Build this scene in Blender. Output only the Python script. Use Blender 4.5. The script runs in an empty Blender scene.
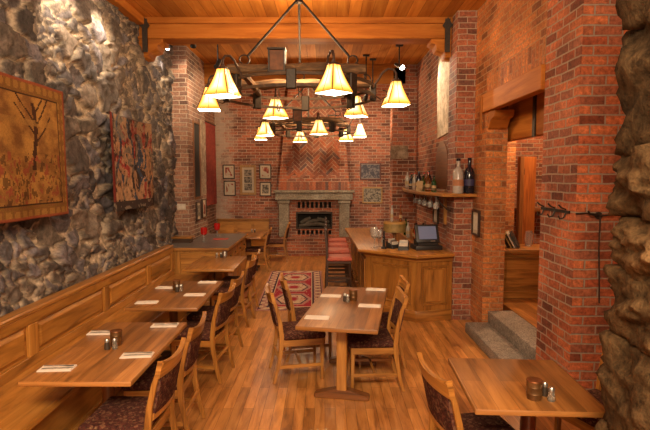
import bpy, bmesh, math, random
from mathutils import Vector, Matrix, noise
random.seed(7)
PI = math.pi
R = math.radians
scene = bpy.context.scene
COL = scene.collection

# ------------------------------------------------------------------ materials
def new_mat(name):
    m = bpy.data.materials.new(name); m.use_nodes = True
    nt = m.node_tree; b = nt.nodes['Principled BSDF']
    return m, nt, b

def N(nt, t, **kw):
    n = nt.nodes.new(t)
    for k, v in kw.items():
        if k in n.inputs: n.inputs[k].default_value = v
        else: setattr(n, k, v)
    return n

def c4(c): return (c[0], c[1], c[2], 1.0)

def ramp(nt, fac, stops):
    r = nt.nodes.new('ShaderNodeValToRGB')
    e = r.color_ramp.elements
    while len(e) < len(stops): e.new(0.5)
    for i, (p, c) in enumerate(stops):
        e[i].position = p; e[i].color = c4(c)
    nt.links.new(fac, r.inputs['Fac'])
    return r.outputs['Color']

def mixc(nt, fac, a, b, mode='MIX'):
    m = nt.nodes.new('ShaderNodeMix'); m.data_type = 'RGBA'; m.blend_type = mode
    for sock, val in ((m.inputs[0], fac), (m.inputs[6], a), (m.inputs[7], b)):
        if hasattr(val, 'is_output'): nt.links.new(val, sock)
        elif isinstance(val, (int, float)): sock.default_value = val
        else: sock.default_value = c4(val)
    return m.outputs[2]

def uvmap(nt, sx, sy, rnd=False):
    t = nt.nodes.new('ShaderNodeTexCoord')
    mp = nt.nodes.new('ShaderNodeMapping')
    mp.inputs['Scale'].default_value = (sx, sy, 1)
    nt.links.new(t.outputs['UV'], mp.inputs['Vector'])
    if rnd:
        oi = nt.nodes.new('ShaderNodeObjectInfo')
        ml = nt.nodes.new('ShaderNodeMath'); ml.operation = 'MULTIPLY'; ml.inputs[1].default_value = 37.0
        nt.links.new(oi.outputs['Random'], ml.inputs[0])
        cb = nt.nodes.new('ShaderNodeCombineXYZ')
        for i in range(3): nt.links.new(ml.outputs[0], cb.inputs[i])
        nt.links.new(cb.outputs[0], mp.inputs['Location'])
    return mp.outputs[0]

def bump(nt, b, h, strength, dist=0.01):
    bp = nt.nodes.new('ShaderNodeBump'); bp.inputs['Strength'].default_value = strength
    bp.inputs['Distance'].default_value = dist
    nt.links.new(h, bp.inputs['Height']); nt.links.new(bp.outputs[0], b.inputs['Normal'])

def plain(name, col, rough=0.5, metal=0.0, var=0.12, scale=30):
    m, nt, b = new_mat(name)
    tc = nt.nodes.new('ShaderNodeTexCoord')
    n = N(nt, 'ShaderNodeTexNoise', Scale=scale, Detail=4.0)
    nt.links.new(tc.outputs['Object'], n.inputs['Vector'])
    lo = tuple(c * (1 - var) for c in col); hi = tuple(min(1, c * (1 + var)) for c in col)
    nt.links.new(ramp(nt, n.outputs['Fac'], [(0.3, lo), (0.7, hi)]), b.inputs['Base Color'])
    b.inputs['Roughness'].default_value = rough; b.inputs['Metallic'].default_value = metal
    return m

def emis(name, col, strength):
    m, nt, b = new_mat(name)
    b.inputs['Base Color'].default_value = c4(col)
    b.inputs['Emission Color'].default_value = c4(col)
    b.inputs['Emission Strength'].default_value = strength
    return m

def wood(name, dark, mid, light, rough=0.35, su=2.0, sv=26.0, coat=0.0, planks=None, spec=0.5):
    m, nt, b = new_mat(name)
    v = uvmap(nt, su, sv, True)
    n = N(nt, 'ShaderNodeTexNoise', Scale=1.0, Detail=6.0, Roughness=0.62, Distortion=0.6)
    nt.links.new(v, n.inputs['Vector'])
    col = ramp(nt, n.outputs['Fac'], [(0.3, dark), (0.5, mid), (0.72, light)])
    h = n.outputs['Fac']
    if planks:                       # boards: (board length, board width, seam)
        L, W, s = planks
        v2 = uvmap(nt, 1, 1)
        br = N(nt, 'ShaderNodeTexBrick', Scale=1.0)
        br.offset = 0.37; br.offset_frequency = 2
        br.inputs['Color1'].default_value = (0.58, 0.56, 0.54, 1); br.inputs['Color2'].default_value = (1.15, 1.15, 1.15, 1)
        br.inputs['Mortar'].default_value = (0.18, 0.15, 0.12, 1)
        br.inputs['Mortar Size'].default_value = s; br.inputs['Mortar Smooth'].default_value = 0.3
        br.inputs['Bias'].default_value = 0.0
        br.inputs['Brick Width'].default_value = L; br.inputs['Row Height'].default_value = W
        nt.links.new(v2, br.inputs['Vector'])
        col = mixc(nt, 0.85, col, br.outputs['Color'], 'MULTIPLY')
    oi = nt.nodes.new('ShaderNodeObjectInfo')
    var = ramp(nt, oi.outputs['Random'], [(0.0, (0.82, 0.8, 0.78)), (1.0, (1.1, 1.1, 1.1))])
    col = mixc(nt, 1.0, col, var, 'MULTIPLY')
    nt.links.new(col, b.inputs['Base Color'])
    b.inputs['Roughness'].default_value = rough
    b.inputs['Specular IOR Level'].default_value = spec; b.inputs['Coat Weight'].default_value = coat; b.inputs['Coat Roughness'].default_value = 0.25
    bump(nt, b, h, 0.12, 0.004)
    return m

def brick(name, c1, c2, c3, mortar, bw=0.225, bh=0.075, ms=0.0065, rough=0.85, wash=None, swap=False):
    m, nt, b = new_mat(name)
    v0 = uvmap(nt, 1, 1)
    if swap:
        sp = nt.nodes.new('ShaderNodeSeparateXYZ'); cb = nt.nodes.new('ShaderNodeCombineXYZ')
        nt.links.new(v0, sp.inputs[0]); nt.links.new(sp.outputs[1], cb.inputs[0]); nt.links.new(sp.outputs[0], cb.inputs[1])
        v0 = cb.outputs[0]
    # a little waviness so that courses are not ruled
    nz = N(nt, 'ShaderNodeTexNoise', Scale=5.0, Detail=2.0); nt.links.new(v0, nz.inputs['Vector'])
    v = nt.nodes.new('ShaderNodeMix'); v.data_type = 'VECTOR'; v.inputs[0].default_value = 0.022
    nt.links.new(v0, v.inputs[4])
    add = nt.nodes.new('ShaderNodeVectorMath'); add.operation = 'ADD'
    nt.links.new(v0, add.inputs[0]); nt.links.new(nz.outputs['Color'], add.inputs[1])
    nt.links.new(add.outputs[0], v.inputs[5])
    vv = v.outputs[1]
    br = N(nt, 'ShaderNodeTexBrick', Scale=1.0)
    br.offset = 0.5
    br.inputs['Color1'].default_value = (0, 0, 0, 1); br.inputs['Color2'].default_value = (1, 1, 1, 1)
    br.inputs['Mortar'].default_value = (0.5, 0.5, 0.5, 1)
    br.inputs['Mortar Size'].default_value = ms; br.inputs['Mortar Smooth'].default_value = 0.35
    br.inputs['Brick Width'].default_value = bw; br.inputs['Row Height'].default_value = bh
    nt.links.new(vv, br.inputs['Vector'])
    per = ramp(nt, br.outputs['Color'], [(0.0, c1), (0.4, c2), (0.8, c3), (1.0, tuple(x * 0.5 for x in c1))])
    n2 = N(nt, 'ShaderNodeTexNoise', Scale=28.0, Detail=6.0, Roughness=0.7); nt.links.new(v0, n2.inputs['Vector'])
    per = mixc(nt, 1.0, per, ramp(nt, n2.outputs['Fac'], [(0.3, (0.42, 0.40, 0.40)), (0.7, (1.5, 1.48, 1.42))]), 'MULTIPLY')
    n3 = N(nt, 'ShaderNodeTexNoise', Scale=1.7, Detail=3.0); nt.links.new(v0, n3.inputs['Vector'])
    per = mixc(nt, 1.0, per, ramp(nt, n3.outputs['Fac'], [(0.35, (0.6, 0.58, 0.58)), (0.65, (1.25, 1.25, 1.22))]), 'MULTIPLY')
    mo = mixc(nt, n2.outputs['Fac'], tuple(x * 0.55 for x in mortar), tuple(min(1, x * 1.35) for x in mortar))
    col = mixc(nt, br.outputs['Fac'], per, mo)
    if wash:                          # old limewash clinging to the wall inside a band of world X (and above a height)
        geo = nt.nodes.new('ShaderNodeNewGeometry'); sp = nt.nodes.new('ShaderNodeSeparateXYZ')
        nt.links.new(geo.outputs['Position'], sp.inputs[0])
        ax, a0, a1 = wash
        mr = N(nt, 'ShaderNodeMapRange'); mr.inputs['From Min'].default_value = a0; mr.inputs['From Max'].default_value = a1
        nt.links.new(sp.outputs[ax], mr.inputs['Value'])
        n4 = N(nt, 'ShaderNodeTexNoise', Scale=4.0, Detail=8.0, Roughness=0.7); nt.links.new(v0, n4.inputs['Vector'])
        ml = nt.nodes.new('ShaderNodeMath'); ml.operation = 'MULTIPLY'
        nt.links.new(mr.outputs[0], ml.inputs[0]); nt.links.new(n4.outputs['Fac'], ml.inputs[1])
        fac = ramp(nt, ml.outputs[0], [(0.27, (0, 0, 0)), (0.42, (0.75, 0.75, 0.75))])
        col = mixc(nt, fac, col, (0.42, 0.33, 0.26))
    nt.links.new(col, b.inputs['Base Color'])
    b.inputs['Roughness'].default_value = rough
    inv = nt.nodes.new('ShaderNodeMath'); inv.operation = 'SUBTRACT'; inv.inputs[0].default_value = 1.0
    nt.links.new(br.outputs['Fac'], inv.inputs[1])
    ad = nt.nodes.new('ShaderNodeMath'); ad.operation = 'MULTIPLY_ADD'; ad.inputs[1].default_value = 0.35
    nt.links.new(n2.outputs['Fac'], ad.inputs[0]); nt.links.new(inv.outputs[0], ad.inputs[2])
    bump(nt, b, ad.outputs[0], 0.9, 0.012)
    return m

def vcol(name, rough=0.8, fine=60, amt=0.35, bs=0.4, bd=0.01, spec=0.3):
    m, nt, b = new_mat(name)
    a = nt.nodes.new('ShaderNodeVertexColor'); a.layer_name = 'Col'
    tc = nt.nodes.new('ShaderNodeTexCoord')
    n = N(nt, 'ShaderNodeTexNoise', Scale=fine, Detail=6.0, Roughness=0.7)
    nt.links.new(tc.outputs['Object'], n.inputs['Vector'])
    f = ramp(nt, n.outputs['Fac'], [(0.3, (1 - amt,) * 3), (0.7, (1 + amt,) * 3)])
    nt.links.new(mixc(nt, 1.0, a.outputs['Color'], f, 'MULTIPLY'), b.inputs['Base Color'])
    b.inputs['Roughness'].default_value = rough; b.inputs['Specular IOR Level'].default_value = spec
    bump(nt, b, n.outputs['Fac'], bs, bd)
    return m

def fabric(name, base, spots, scale=1.0):
    m, nt, b = new_mat(name)
    v = uvmap(nt, 1, 1)
    n1 = N(nt, 'ShaderNodeTexVoronoi', Scale=55.0 * scale); nt.links.new(v, n1.inputs['Vector'])
    n2 = N(nt, 'ShaderNodeTexNoise', Scale=38.0 * scale, Detail=3.0); nt.links.new(v, n2.inputs['Vector'])
    col = ramp(nt, n2.outputs['Fac'], [(0.34, base), (0.5, spots[0]), (0.58, base), (0.68, spots[1])])
    sp = nt.nodes.new('ShaderNodeSeparateColor'); nt.links.new(n1.outputs['Color'], sp.inputs[0])
    col2 = ramp(nt, sp.outputs[0], [(0.45, base), (0.7, spots[2]), (0.95, spots[1])])
    nt.links.new(mixc(nt, 0.45, col, col2), b.inputs['Base Color'])
    b.inputs['Roughness'].default_value = 0.9; b.inputs['Specular IOR Level'].default_value = 0.12
    bump(nt, b, n2.outputs['Fac'], 0.3, 0.004)
    return m

def granite(name, a, bcol, c, scale=140, rough=0.25):
    m, nt, b = new_mat(name)
    tc = nt.nodes.new('ShaderNodeTexCoord')
    n = N(nt, 'ShaderNodeTexNoise', Scale=scale, Detail=3.0, Roughness=0.8)
    nt.links.new(tc.outputs['Object'], n.inputs['Vector'])
    n2 = N(nt, 'ShaderNodeTexNoise', Scale=6.0, Detail=3.0); nt.links.new(tc.outputs['Object'], n2.inputs['Vector'])
    col = ramp(nt, n.outputs['Fac'], [(0.36, a), (0.5, bcol), (0.64, c)])
    col = mixc(nt, 1.0, col, ramp(nt, n2.outputs['Fac'], [(0.3, (0.7, 0.7, 0.7)), (0.7, (1.2, 1.2, 1.2))]), 'MULTIPLY')
    nt.links.new(col, b.inputs['Base Color'])
    b.inputs['Roughness'].default_value = rough
    bump(nt, b, n.outputs['Fac'], 0.15, 0.003)
    return m

def glass(name, col, rough=0.05, alpha=None):
    m, nt, b = new_mat(name)
    b.inputs['Base Color'].default_value = c4(col); b.inputs['Roughness'].default_value = rough
    b.inputs['Transmission Weight'].default_value = 0.85; b.inputs['IOR'].default_value = 1.4
    tc = nt.nodes.new('ShaderNodeTexCoord'); n = N(nt, 'ShaderNodeTexNoise', Scale=8.0)
    nt.links.new(tc.outputs['Object'], n.inputs['Vector'])
    nt.links.new(ramp(nt, n.outputs['Fac'], [(0.3, tuple(x * 0.92 for x in col)), (0.7, col)]), b.inputs['Base Color'])
    return m

M = {}
M['oak'] = wood('oak', (0.15, 0.053, 0.010), (0.36, 0.148, 0.028), (0.52, 0.24, 0.055), 0.34, coat=0.25)
M['oak_table'] = wood('oak_table', (0.15, 0.059, 0.014), (0.31, 0.125, 0.03), (0.45, 0.2, 0.055), 0.4, su=1.6, sv=18, coat=0.12, planks=(3.0, 0.115, 0.0012))
M['oak_panel'] = wood('oak_panel', (0.19, 0.075, 0.013), (0.42, 0.178, 0.032), (0.58, 0.275, 0.06), 0.38, su=1.6, sv=13, coat=0.15)
M['oak_dark'] = wood('oak_dark', (0.09, 0.03, 0.008), (0.16, 0.055, 0.014), (0.24, 0.085, 0.02), 0.4)
M['bar_wood'] = wood('bar_wood', (0.16, 0.062, 0.012), (0.34, 0.135, 0.026), (0.48, 0.21, 0.045), 0.33, su=1.5, sv=14, coat=0.2)
M['red_oak'] = wood('red_oak', (0.17, 0.04, 0.01), (0.3, 0.085, 0.018), (0.4, 0.13, 0.03), 0.35)
M['red_post'] = wood('red_post', (0.13, 0.025, 0.01), (0.2, 0.045, 0.016), (0.27, 0.07, 0.022), 0.35)
M['stool_wood'] = wood('stool_wood', (0.025, 0.012, 0.008), (0.05, 0.024, 0.014), (0.085, 0.04, 0.02), 0.4)
M['floor'] = wood('floor', (0.24, 0.092, 0.022), (0.48, 0.20, 0.05), (0.66, 0.31, 0.095), 0.3, su=2.2, sv=14, coat=0.25, planks=(1.15, 0.088, 0.002))
M['ceil'] = wood('ceil', (0.36, 0.115, 0.016), (0.5, 0.18, 0.028), (0.62, 0.25, 0.045), 0.85, su=1.0, sv=10, planks=(5.0, 0.16, 0.003), spec=0.2)
M['beam'] = wood('beam', (0.24, 0.07, 0.012), (0.38, 0.125, 0.02), (0.5, 0.185, 0.035), 0.65, su=0.9, sv=9, spec=0.12)
M['rough_timber'] = wood('rough_timber', (0.03, 0.015, 0.007), (0.11, 0.055, 0.022), (0.3, 0.16, 0.07), 0.8, su=5, sv=16)
M['brick'] = brick('brick', (0.30, 0.085, 0.042), (0.40, 0.125, 0.06), (0.24, 0.095, 0.065), (0.42, 0.31, 0.22))
M['brick_back'] = brick('brick_back', (0.30, 0.095, 0.055), (0.38, 0.13, 0.072), (0.22, 0.095, 0.066), (0.48, 0.36, 0.27), wash=(0, -1.5, -2.9))
M['brick_left'] = brick('brick_left', (0.24, 0.11, 0.07), (0.33, 0.17, 0.11), (0.22, 0.115, 0.085), (0.46, 0.36, 0.27))
M['brick_bright'] = brick('brick_bright', (0.37, 0.088, 0.036), (0.54, 0.16, 0.06), (0.33, 0.11, 0.06), (0.38, 0.28, 0.20), bh=0.078, ms=0.008)
M['brick_orange'] = brick('brick_orange', (0.44, 0.135, 0.035), (0.54, 0.19, 0.05), (0.40, 0.135, 0.045), (0.42, 0.25, 0.12))
M['brick_soldier'] = brick('brick_soldier', (0.44, 0.135, 0.035), (0.54, 0.19, 0.05), (0.38, 0.12, 0.04), (0.36, 0.2, 0.1), bw=0.24, bh=0.085, swap=True)
M['stone'] = vcol('stone', 0.75, 21, 0.62, 0.8, 0.02)
M['stone_brown'] = vcol('stone_brown', 0.9, 17, 0.75, 0.9, 0.04, 0.15)
M['mantel'] = granite('mantel', (0.15, 0.12, 0.085), (0.24, 0.195, 0.14), (0.32, 0.27, 0.2), 30, 0.8)
M['plaster'] = granite('plaster', (0.36, 0.26, 0.17), (0.55, 0.43, 0.3), (0.66, 0.54, 0.4), 9, 0.9)
M['old_plaster'] = granite('old_plaster', (0.16, 0.1, 0.06), (0.27, 0.19, 0.125), (0.36, 0.27, 0.19), 9, 0.9)
M['granite'] = granite('granite', (0.045, 0.04, 0.04), (0.13, 0.115, 0.11), (0.27, 0.24, 0.22), 120, 0.3)
M['step'] = granite('step', (0.10, 0.085, 0.07), (0.22, 0.185, 0.155), (0.36, 0.3, 0.25), 55, 0.7)
M['seat'] = fabric('seat', (0.028, 0.011, 0.010), [(0.12, 0.034, 0.024), (0.24, 0.125, 0.065), (0.08, 0.03, 0.02)])
M['red_seat'] = plain('red_seat', (0.42, 0.085, 0.05), 0.6, 0, 0.2, 25)
M['curtain'] = plain('curtain', (0.20, 0.032, 0.022), 0.85, 0, 0.25, 14)
M['iron'] = plain('iron', (0.035, 0.024, 0.017), 0.55, 0.5, 0.3, 40)
M['iron_brown'] = plain('iron_brown', (0.055, 0.027, 0.016), 0.6, 0.3, 0.35, 30)
M['black'] = plain('black', (0.018, 0.016, 0.016), 0.45)
M['soot'] = plain('soot', (0.012, 0.009, 0.007), 0.95)
M['copper'] = plain('copper', (0.22, 0.08, 0.028), 0.45, 0.7, 0.3, 18)
M['cup'] = plain('cup', (0.16, 0.075, 0.025), 0.4, 0.55, 0.35, 20)
M['steel'] = plain('steel', (0.5, 0.47, 0.43), 0.3, 0.9)
M['napkin'] = plain('napkin', (0.70, 0.61, 0.53), 0.85, 0, 0.05)
M['salt'] = glass('salt', (0.75, 0.68, 0.58), 0.15)
M['clear'] = glass('clear', (0.95, 0.95, 0.93), 0.02)
M['red_glass'] = None
m, nt, b = new_mat('red_glass'); b.inputs['Base Color'].default_value = (0.40, 0.012, 0.010, 1); b.inputs['Roughness'].default_value = 0.15
b.inputs['Transmission Weight'].default_value = 0.3; b.inputs['Emission Color'].default_value = (0.8, 0.01, 0.005, 1); b.inputs['Emission Strength'].default_value = 0.06
M['red_glass'] = m
M['red_patch'] = plain('red_patch', (0.42, 0.05, 0.03), 0.5)
M['mat'] = plain('mat', (0.46, 0.37, 0.27), 0.8, 0, 0.06)
M['frame_dark'] = plain('frame_dark', (0.035, 0.018, 0.012), 0.4)
M['frame_red'] = plain('frame_red', (0.10, 0.025, 0.015), 0.4)
M['frame_oak'] = wood('frame_oak', (0.25, 0.12, 0.03), (0.36, 0.19, 0.05), (0.45, 0.25, 0.08), 0.4)
M['olive'] = plain('olive', (0.24, 0.15, 0.045), 0.6, 0, 0.25, 16)
M['screen'] = emis('screen', (0.10, 0.11, 0.17), 0.3)
M['switch'] = plain('switch', (0.55, 0.47, 0.38), 0.5)
M['paper'] = plain('paper', (0.6, 0.54, 0.45), 0.8)
M['ash'] = plain('ash', (0.065, 0.05, 0.035), 0.9, 0, 0.4, 12)
M['b_green'] = glass('b_green', (0.05, 0.22, 0.06), 0.08)
M['b_amber'] = glass('b_amber', (0.5, 0.17, 0.03), 0.08)
M['b_dark'] = plain('b_dark', (0.012, 0.012, 0.02), 0.12)
M['b_white'] = plain('b_white', (0.34, 0.29, 0.25), 0.25)
M['b_red'] = plain('b_red', (0.45, 0.04, 0.02), 0.35)
M['label'] = plain('label', (0.36, 0.24, 0.12), 0.7)
M['label_orange'] = plain('label_orange', (0.36, 0.15, 0.07), 0.7)
M['label_blue'] = plain('label_blue', (0.035, 0.032, 0.09), 0.6)
M['spot_bulb'] = emis('spot_bulb', (1.0, 0.93, 0.8), 40.0)

def art(name, bg, c1, c2, scale):
    m, nt, b = new_mat(name)
    v = uvmap(nt, 1, 1, True)
    n = N(nt, 'ShaderNodeTexNoise', Scale=scale, Detail=3.0, Distortion=0.8); nt.links.new(v, n.inputs['Vector'])
    nt.links.new(ramp(nt, n.outputs['Fac'], [(0.46, bg), (0.52, c1), (0.62, c2)]), b.inputs['Base Color'])
    b.inputs['Roughness'].default_value = 0.75; b.inputs['Specular IOR Level'].default_value = 0.15
    return m
M['art_red'] = art('art_red', (0.44, 0.37, 0.28), (0.35, 0.09, 0.06), (0.18, 0.05, 0.04), 7)
M['art_grey'] = art('art_grey', (0.27, 0.23, 0.18), (0.15, 0.125, 0.1), (0.07, 0.06, 0.055), 18)
M['art_blue'] = art('art_blue', (0.07, 0.065, 0.08), (0.12, 0.11, 0.13), (0.2, 0.18, 0.17), 16)

# lamp shade glass: cream in the middle of each pane, amber to the corners and the rim, lit from within
m, nt, b = new_mat('shade_glass')
tc = nt.nodes.new('ShaderNodeTexCoord'); sp = nt.nodes.new('ShaderNodeSeparateXYZ')
nt.links.new(tc.outputs['Object'], sp.inputs[0])
def mth(op, a, c=None):
    q = nt.nodes.new('ShaderNodeMath'); q.operation = op
    for i_, v_ in ((0, a), (1, c)):
        if v_ is None: continue
        if hasattr(v_, 'is_output'): nt.links.new(v_, q.inputs[i_])
        else: q.inputs[i_].default_value = v_
    return q.outputs[0]
ax, ay = mth('ABSOLUTE', sp.outputs[0]), mth('ABSOLUTE', sp.outputs[1])
rt = mth('DIVIDE', mth('MINIMUM', ax, ay), mth('MAXIMUM', mth('MAXIMUM', ax, ay), 0.001))
rim = mth('MAXIMUM', mth('SUBTRACT', 1.0, mth('DIVIDE', sp.outputs[2], 0.10)), mth('SUBTRACT', mth('DIVIDE', sp.outputs[2], 0.10), 1.9))
amb = mth('MAXIMUM', mth('POWER', rt, 2.0), mth('MAXIMUM', rim, 0.0))
col = ramp(nt, amb, [(0.08, (1.0, 0.86, 0.55)), (0.38, (1.0, 0.70, 0.27)), (0.7, (0.92, 0.42, 0.06)), (1.0, (0.60, 0.2, 0.015))])
nt.links.new(col, b.inputs['Base Color']); nt.links.new(col, b.inputs['Emission Color'])
b.inputs['Emission Strength'].default_value = 1.2; b.inputs['Roughness'].default_value = 0.4
M['shade'] = m
M['diffuser'] = emis('diffuser', (1.0, 0.84, 0.6), 10.0)

# ------------------------------------------------------------------ mesh builder
class MB:
    def __init__(s): s.bm = bmesh.new()
    def _add(s, verts, faces, mat=None):
        vs = [s.bm.verts.new(mat @ Vector(v) if mat else v) for v in verts]
        fs = []
        for f in faces:
            try: fs.append(s.bm.faces.new([vs[i] for i in f]))
            except ValueError: pass
        return vs, fs
    def box(s, x0, x1, y0, y1, z0, z1, bev=0.0, seg=1, mat=None):
        v = [(x0, y0, z0), (x1, y0, z0), (x1, y1, z0), (x0, y1, z0), (x0, y0, z1), (x1, y0, z1), (x1, y1, z1), (x0, y1, z1)]
        f = [(0, 3, 2, 1), (4, 5, 6, 7), (0, 1, 5, 4), (1, 2, 6, 5), (2, 3, 7, 6), (3, 0, 4, 7)]
        vs, fs = s._add(v, f, mat)
        if bev > 0:
            es = list({e for fc in fs for e in fc.edges})
            bmesh.ops.bevel(s.bm, geom=es, offset=bev, segments=seg, affect='EDGES', profile=0.5, clamp_overlap=True)
        return s
    def prism(s, poly, axis, a0, a1, bev=0.0, seg=1, mat=None):
        def p3(p, a):
            return {'x': (a, p[0], p[1]), 'y': (p[0], a, p[1]), 'z': (p[0], p[1], a)}[axis]
        n = len(poly)
        v = [p3(p, a0) for p in poly] + [p3(p, a1) for p in poly]
        f = [tuple(range(n))[::-1], tuple(range(n, 2 * n))] + [(i, (i + 1) % n, n + (i + 1) % n, n + i) for i in range(n)]
        vs, fs = s._add(v, f, mat)
        bmesh.ops.recalc_face_normals(s.bm, faces=fs)
        if bev > 0:
            es = list({e for fc in fs for e in fc.edges})
            bmesh.ops.bevel(s.bm, geom=es, offset=bev, segments=seg, affect='EDGES', profile=0.5, clamp_overlap=True)
        return s
    def tube(s, pts, r, seg=8, closed=False, cap=True):
        pts = [Vector(p) for p in pts]; n = len(pts)
        rr = r if isinstance(r, (list, tuple)) else [r] * n
        rings = []; up = None
        for i, p in enumerate(pts):
            a = pts[(i - 1) % n] if (i > 0 or closed) else p
            c = pts[(i + 1) % n] if (i < n - 1 or closed) else p
            t = (c - a).normalized()
            if up is None:
                up = Vector((0, 0, 1)) if abs(t.z) < 0.9 else Vector((1, 0, 0))
            x = t.cross(up).normalized(); y = x.cross(t).normalized(); up = y
            rings.append([s.bm.verts.new(p + (x * math.cos(2 * PI * k / seg) + y * math.sin(2 * PI * k / seg)) * rr[i]) for k in range(seg)])
        m = n if closed else n - 1
        for i in range(m):
            A, B = rings[i], rings[(i + 1) % n]
            for k in range(seg):
                s.bm.faces.new((A[k], A[(k + 1) % seg], B[(k + 1) % seg], B[k]))
        if cap and not closed:
            s.bm.faces.new(rings[0][::-1]); s.bm.faces.new(rings[-1])
        return s
    def lathe(s, prof, seg=20, o=(0, 0, 0), sy=1.0):
        rings = []
        for r, z in prof:
            if r < 1e-5: rings.append([s.bm.verts.new((o[0], o[1], o[2] + z))])
            else: rings.append([s.bm.verts.new((o[0] + r * math.cos(2 * PI * k / seg), o[1] + sy * r * math.sin(2 * PI * k / seg), o[2] + z)) for k in range(seg)])
        for A, B in zip(rings, rings[1:]):
            for k in range(seg):
                j = (k + 1) % seg
                if len(A) == 1 and len(B) == 1: continue
                if len(A) == 1: s.bm.faces.new((A[0], B[j], B[k]))
                elif len(B) == 1: s.bm.faces.new((A[k], A[j], B[0]))
                else: s.bm.faces.new((A[k], A[j], B[j], B[k]))
        if len(rings[0]) > 1: s.bm.faces.new(rings[0][::-1])
        if len(rings[-1]) > 1: s.bm.faces.new(rings[-1])
        return s
    def slab(s, x0, x1, z0, z1, th, yf, nx=8, nz=4, top=None):
        """an upright slab whose middle surface is y = yf(x, z)"""
        V = {}
        for sd in (0, 1):
            for i in range(nx + 1):
                for k in range(nz + 1):
                    x = x0 + (x1 - x0) * i / nx
                    zt = z1 + (top(x) if top else 0)
                    z = z0 + (zt - z0) * k / nz
                    V[sd, i, k] = s.bm.verts.new((x, yf(x, z) + (th / 2 if sd else -th / 2), z))
        q = lambda *a: s.bm.faces.new([V[x] for x in a])
        for i in range(nx):
            for k in range(nz):
                q((0, i, k), (0, i + 1, k), (0, i + 1, k + 1), (0, i, k + 1))
                q((1, i, k), (1, i, k + 1), (1, i + 1, k + 1), (1, i + 1, k))
        for i in range(nx):
            q((0, i, 0), (1, i, 0), (1, i + 1, 0), (0, i + 1, 0)); q((0, i, nz), (0, i + 1, nz), (1, i + 1, nz), (1, i, nz))
        for k in range(nz):
            q((0, 0, k), (0, 0, k + 1), (1, 0, k + 1), (1, 0, k)); q((0, nx, k), (1, nx, k), (1, nx, k + 1), (0, nx, k + 1))
        return s
    def build(s, name, mat, parent=None, smooth=35, grain=None, loc=None):
        bm = s.bm
        bmesh.ops.recalc_face_normals(bm, faces=bm.faces)
        lo = [min((v.co[i] for v in bm.verts), default=0) for i in range(3)]
        hi = [max((v.co[i] for v in bm.verts), default=0) for i in range(3)]
        d = [hi[i] - lo[i] for i in range(3)]
        g = 'xyz'.index(grain) if grain in ('x', 'y', 'z') else d.index(max(d))
        uv = bm.loops.layers.uv.new('UVMap')
        for f in bm.faces:
            n = f.normal; a = max(range(3), key=lambda i: abs(n[i]))
            oth = [i for i in range(3) if i != a]
            if grain == 'wall':
                iu, iv = {0: (1, 2), 1: (0, 2), 2: (0, 1)}[a]
            elif g in oth:
                iu = g; iv = [i for i in oth if i != g][0]
            else: iu, iv = oth
            for l in f.loops: l[uv].uv = (l.vert.co[iu], l.vert.co[iv])
        me = bpy.data.meshes.new(name); bm.to_mesh(me); bm.free()
        me.materials.append(mat)
        if smooth:
            me.polygons.foreach_set('use_smooth', [True] * len(me.polygons))
            me.set_sharp_from_angle(angle=R(smooth))
        o = bpy.data.objects.new(name, me); COL.objects.link(o)
        if parent: o.parent = parent
        if loc: o.location = loc
        return o

def tag(o, label, cat, group=None, kind=None):
    o['label'] = label; o['category'] = cat
    if group: o['group'] = group
    if kind: o['kind'] = kind
    return o
def thing(name, label, cat, loc=(0, 0, 0), rz=0.0, group=None):
    o = bpy.data.objects.new(name, None); COL.objects.link(o); o.empty_display_size = 0.1
    o.location = loc; o.rotation_euler = (0, 0, rz)
    return tag(o, label, cat, group)
def struct(o): o['kind'] = 'structure'; return o
def dup(root, loc, rz=None, label=None):
    def cp(o, par):
        c = o.copy(); COL.objects.link(c)
        if par: c.parent = par
        for ch in o.children: cp(ch, c)
        return c
    r = cp(root, None); r.location = loc
    if rz is not None: r.rotation_euler = (0, 0, rz)
    if label: r['label'] = label
    return r

# ------------------------------------------------------------------ camera
cam = bpy.data.cameras.new('camera'); co = bpy.data.objects.new('camera', cam); COL.objects.link(co)
co.location = (0, 0, 2.0); co.rotation_euler = (PI / 2 - math.atan(39 / 500), 0, 0)
cam.sensor_width = 36; cam.lens = 500 / 650 * 36; cam.clip_start = 0.05
scene.camera = co

# ------------------------------------------------------------------ room shell
CZ = 4.2
struct(MB().box(-3.2, 3.4, -1.5, 13.4, -0.1, 0).build('floor', M['floor'], grain='y'))
struct(MB().box(-3.2, 3.4, -1.5, 10.1, CZ, CZ + 0.1).build('ceiling', M['ceil'], grain='y'))
struct(MB().box(-3.2, 2.6, 10.1, 13.4, 4.95, 5.05).build('ceiling', M['ceil'], grain='y'))

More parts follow.
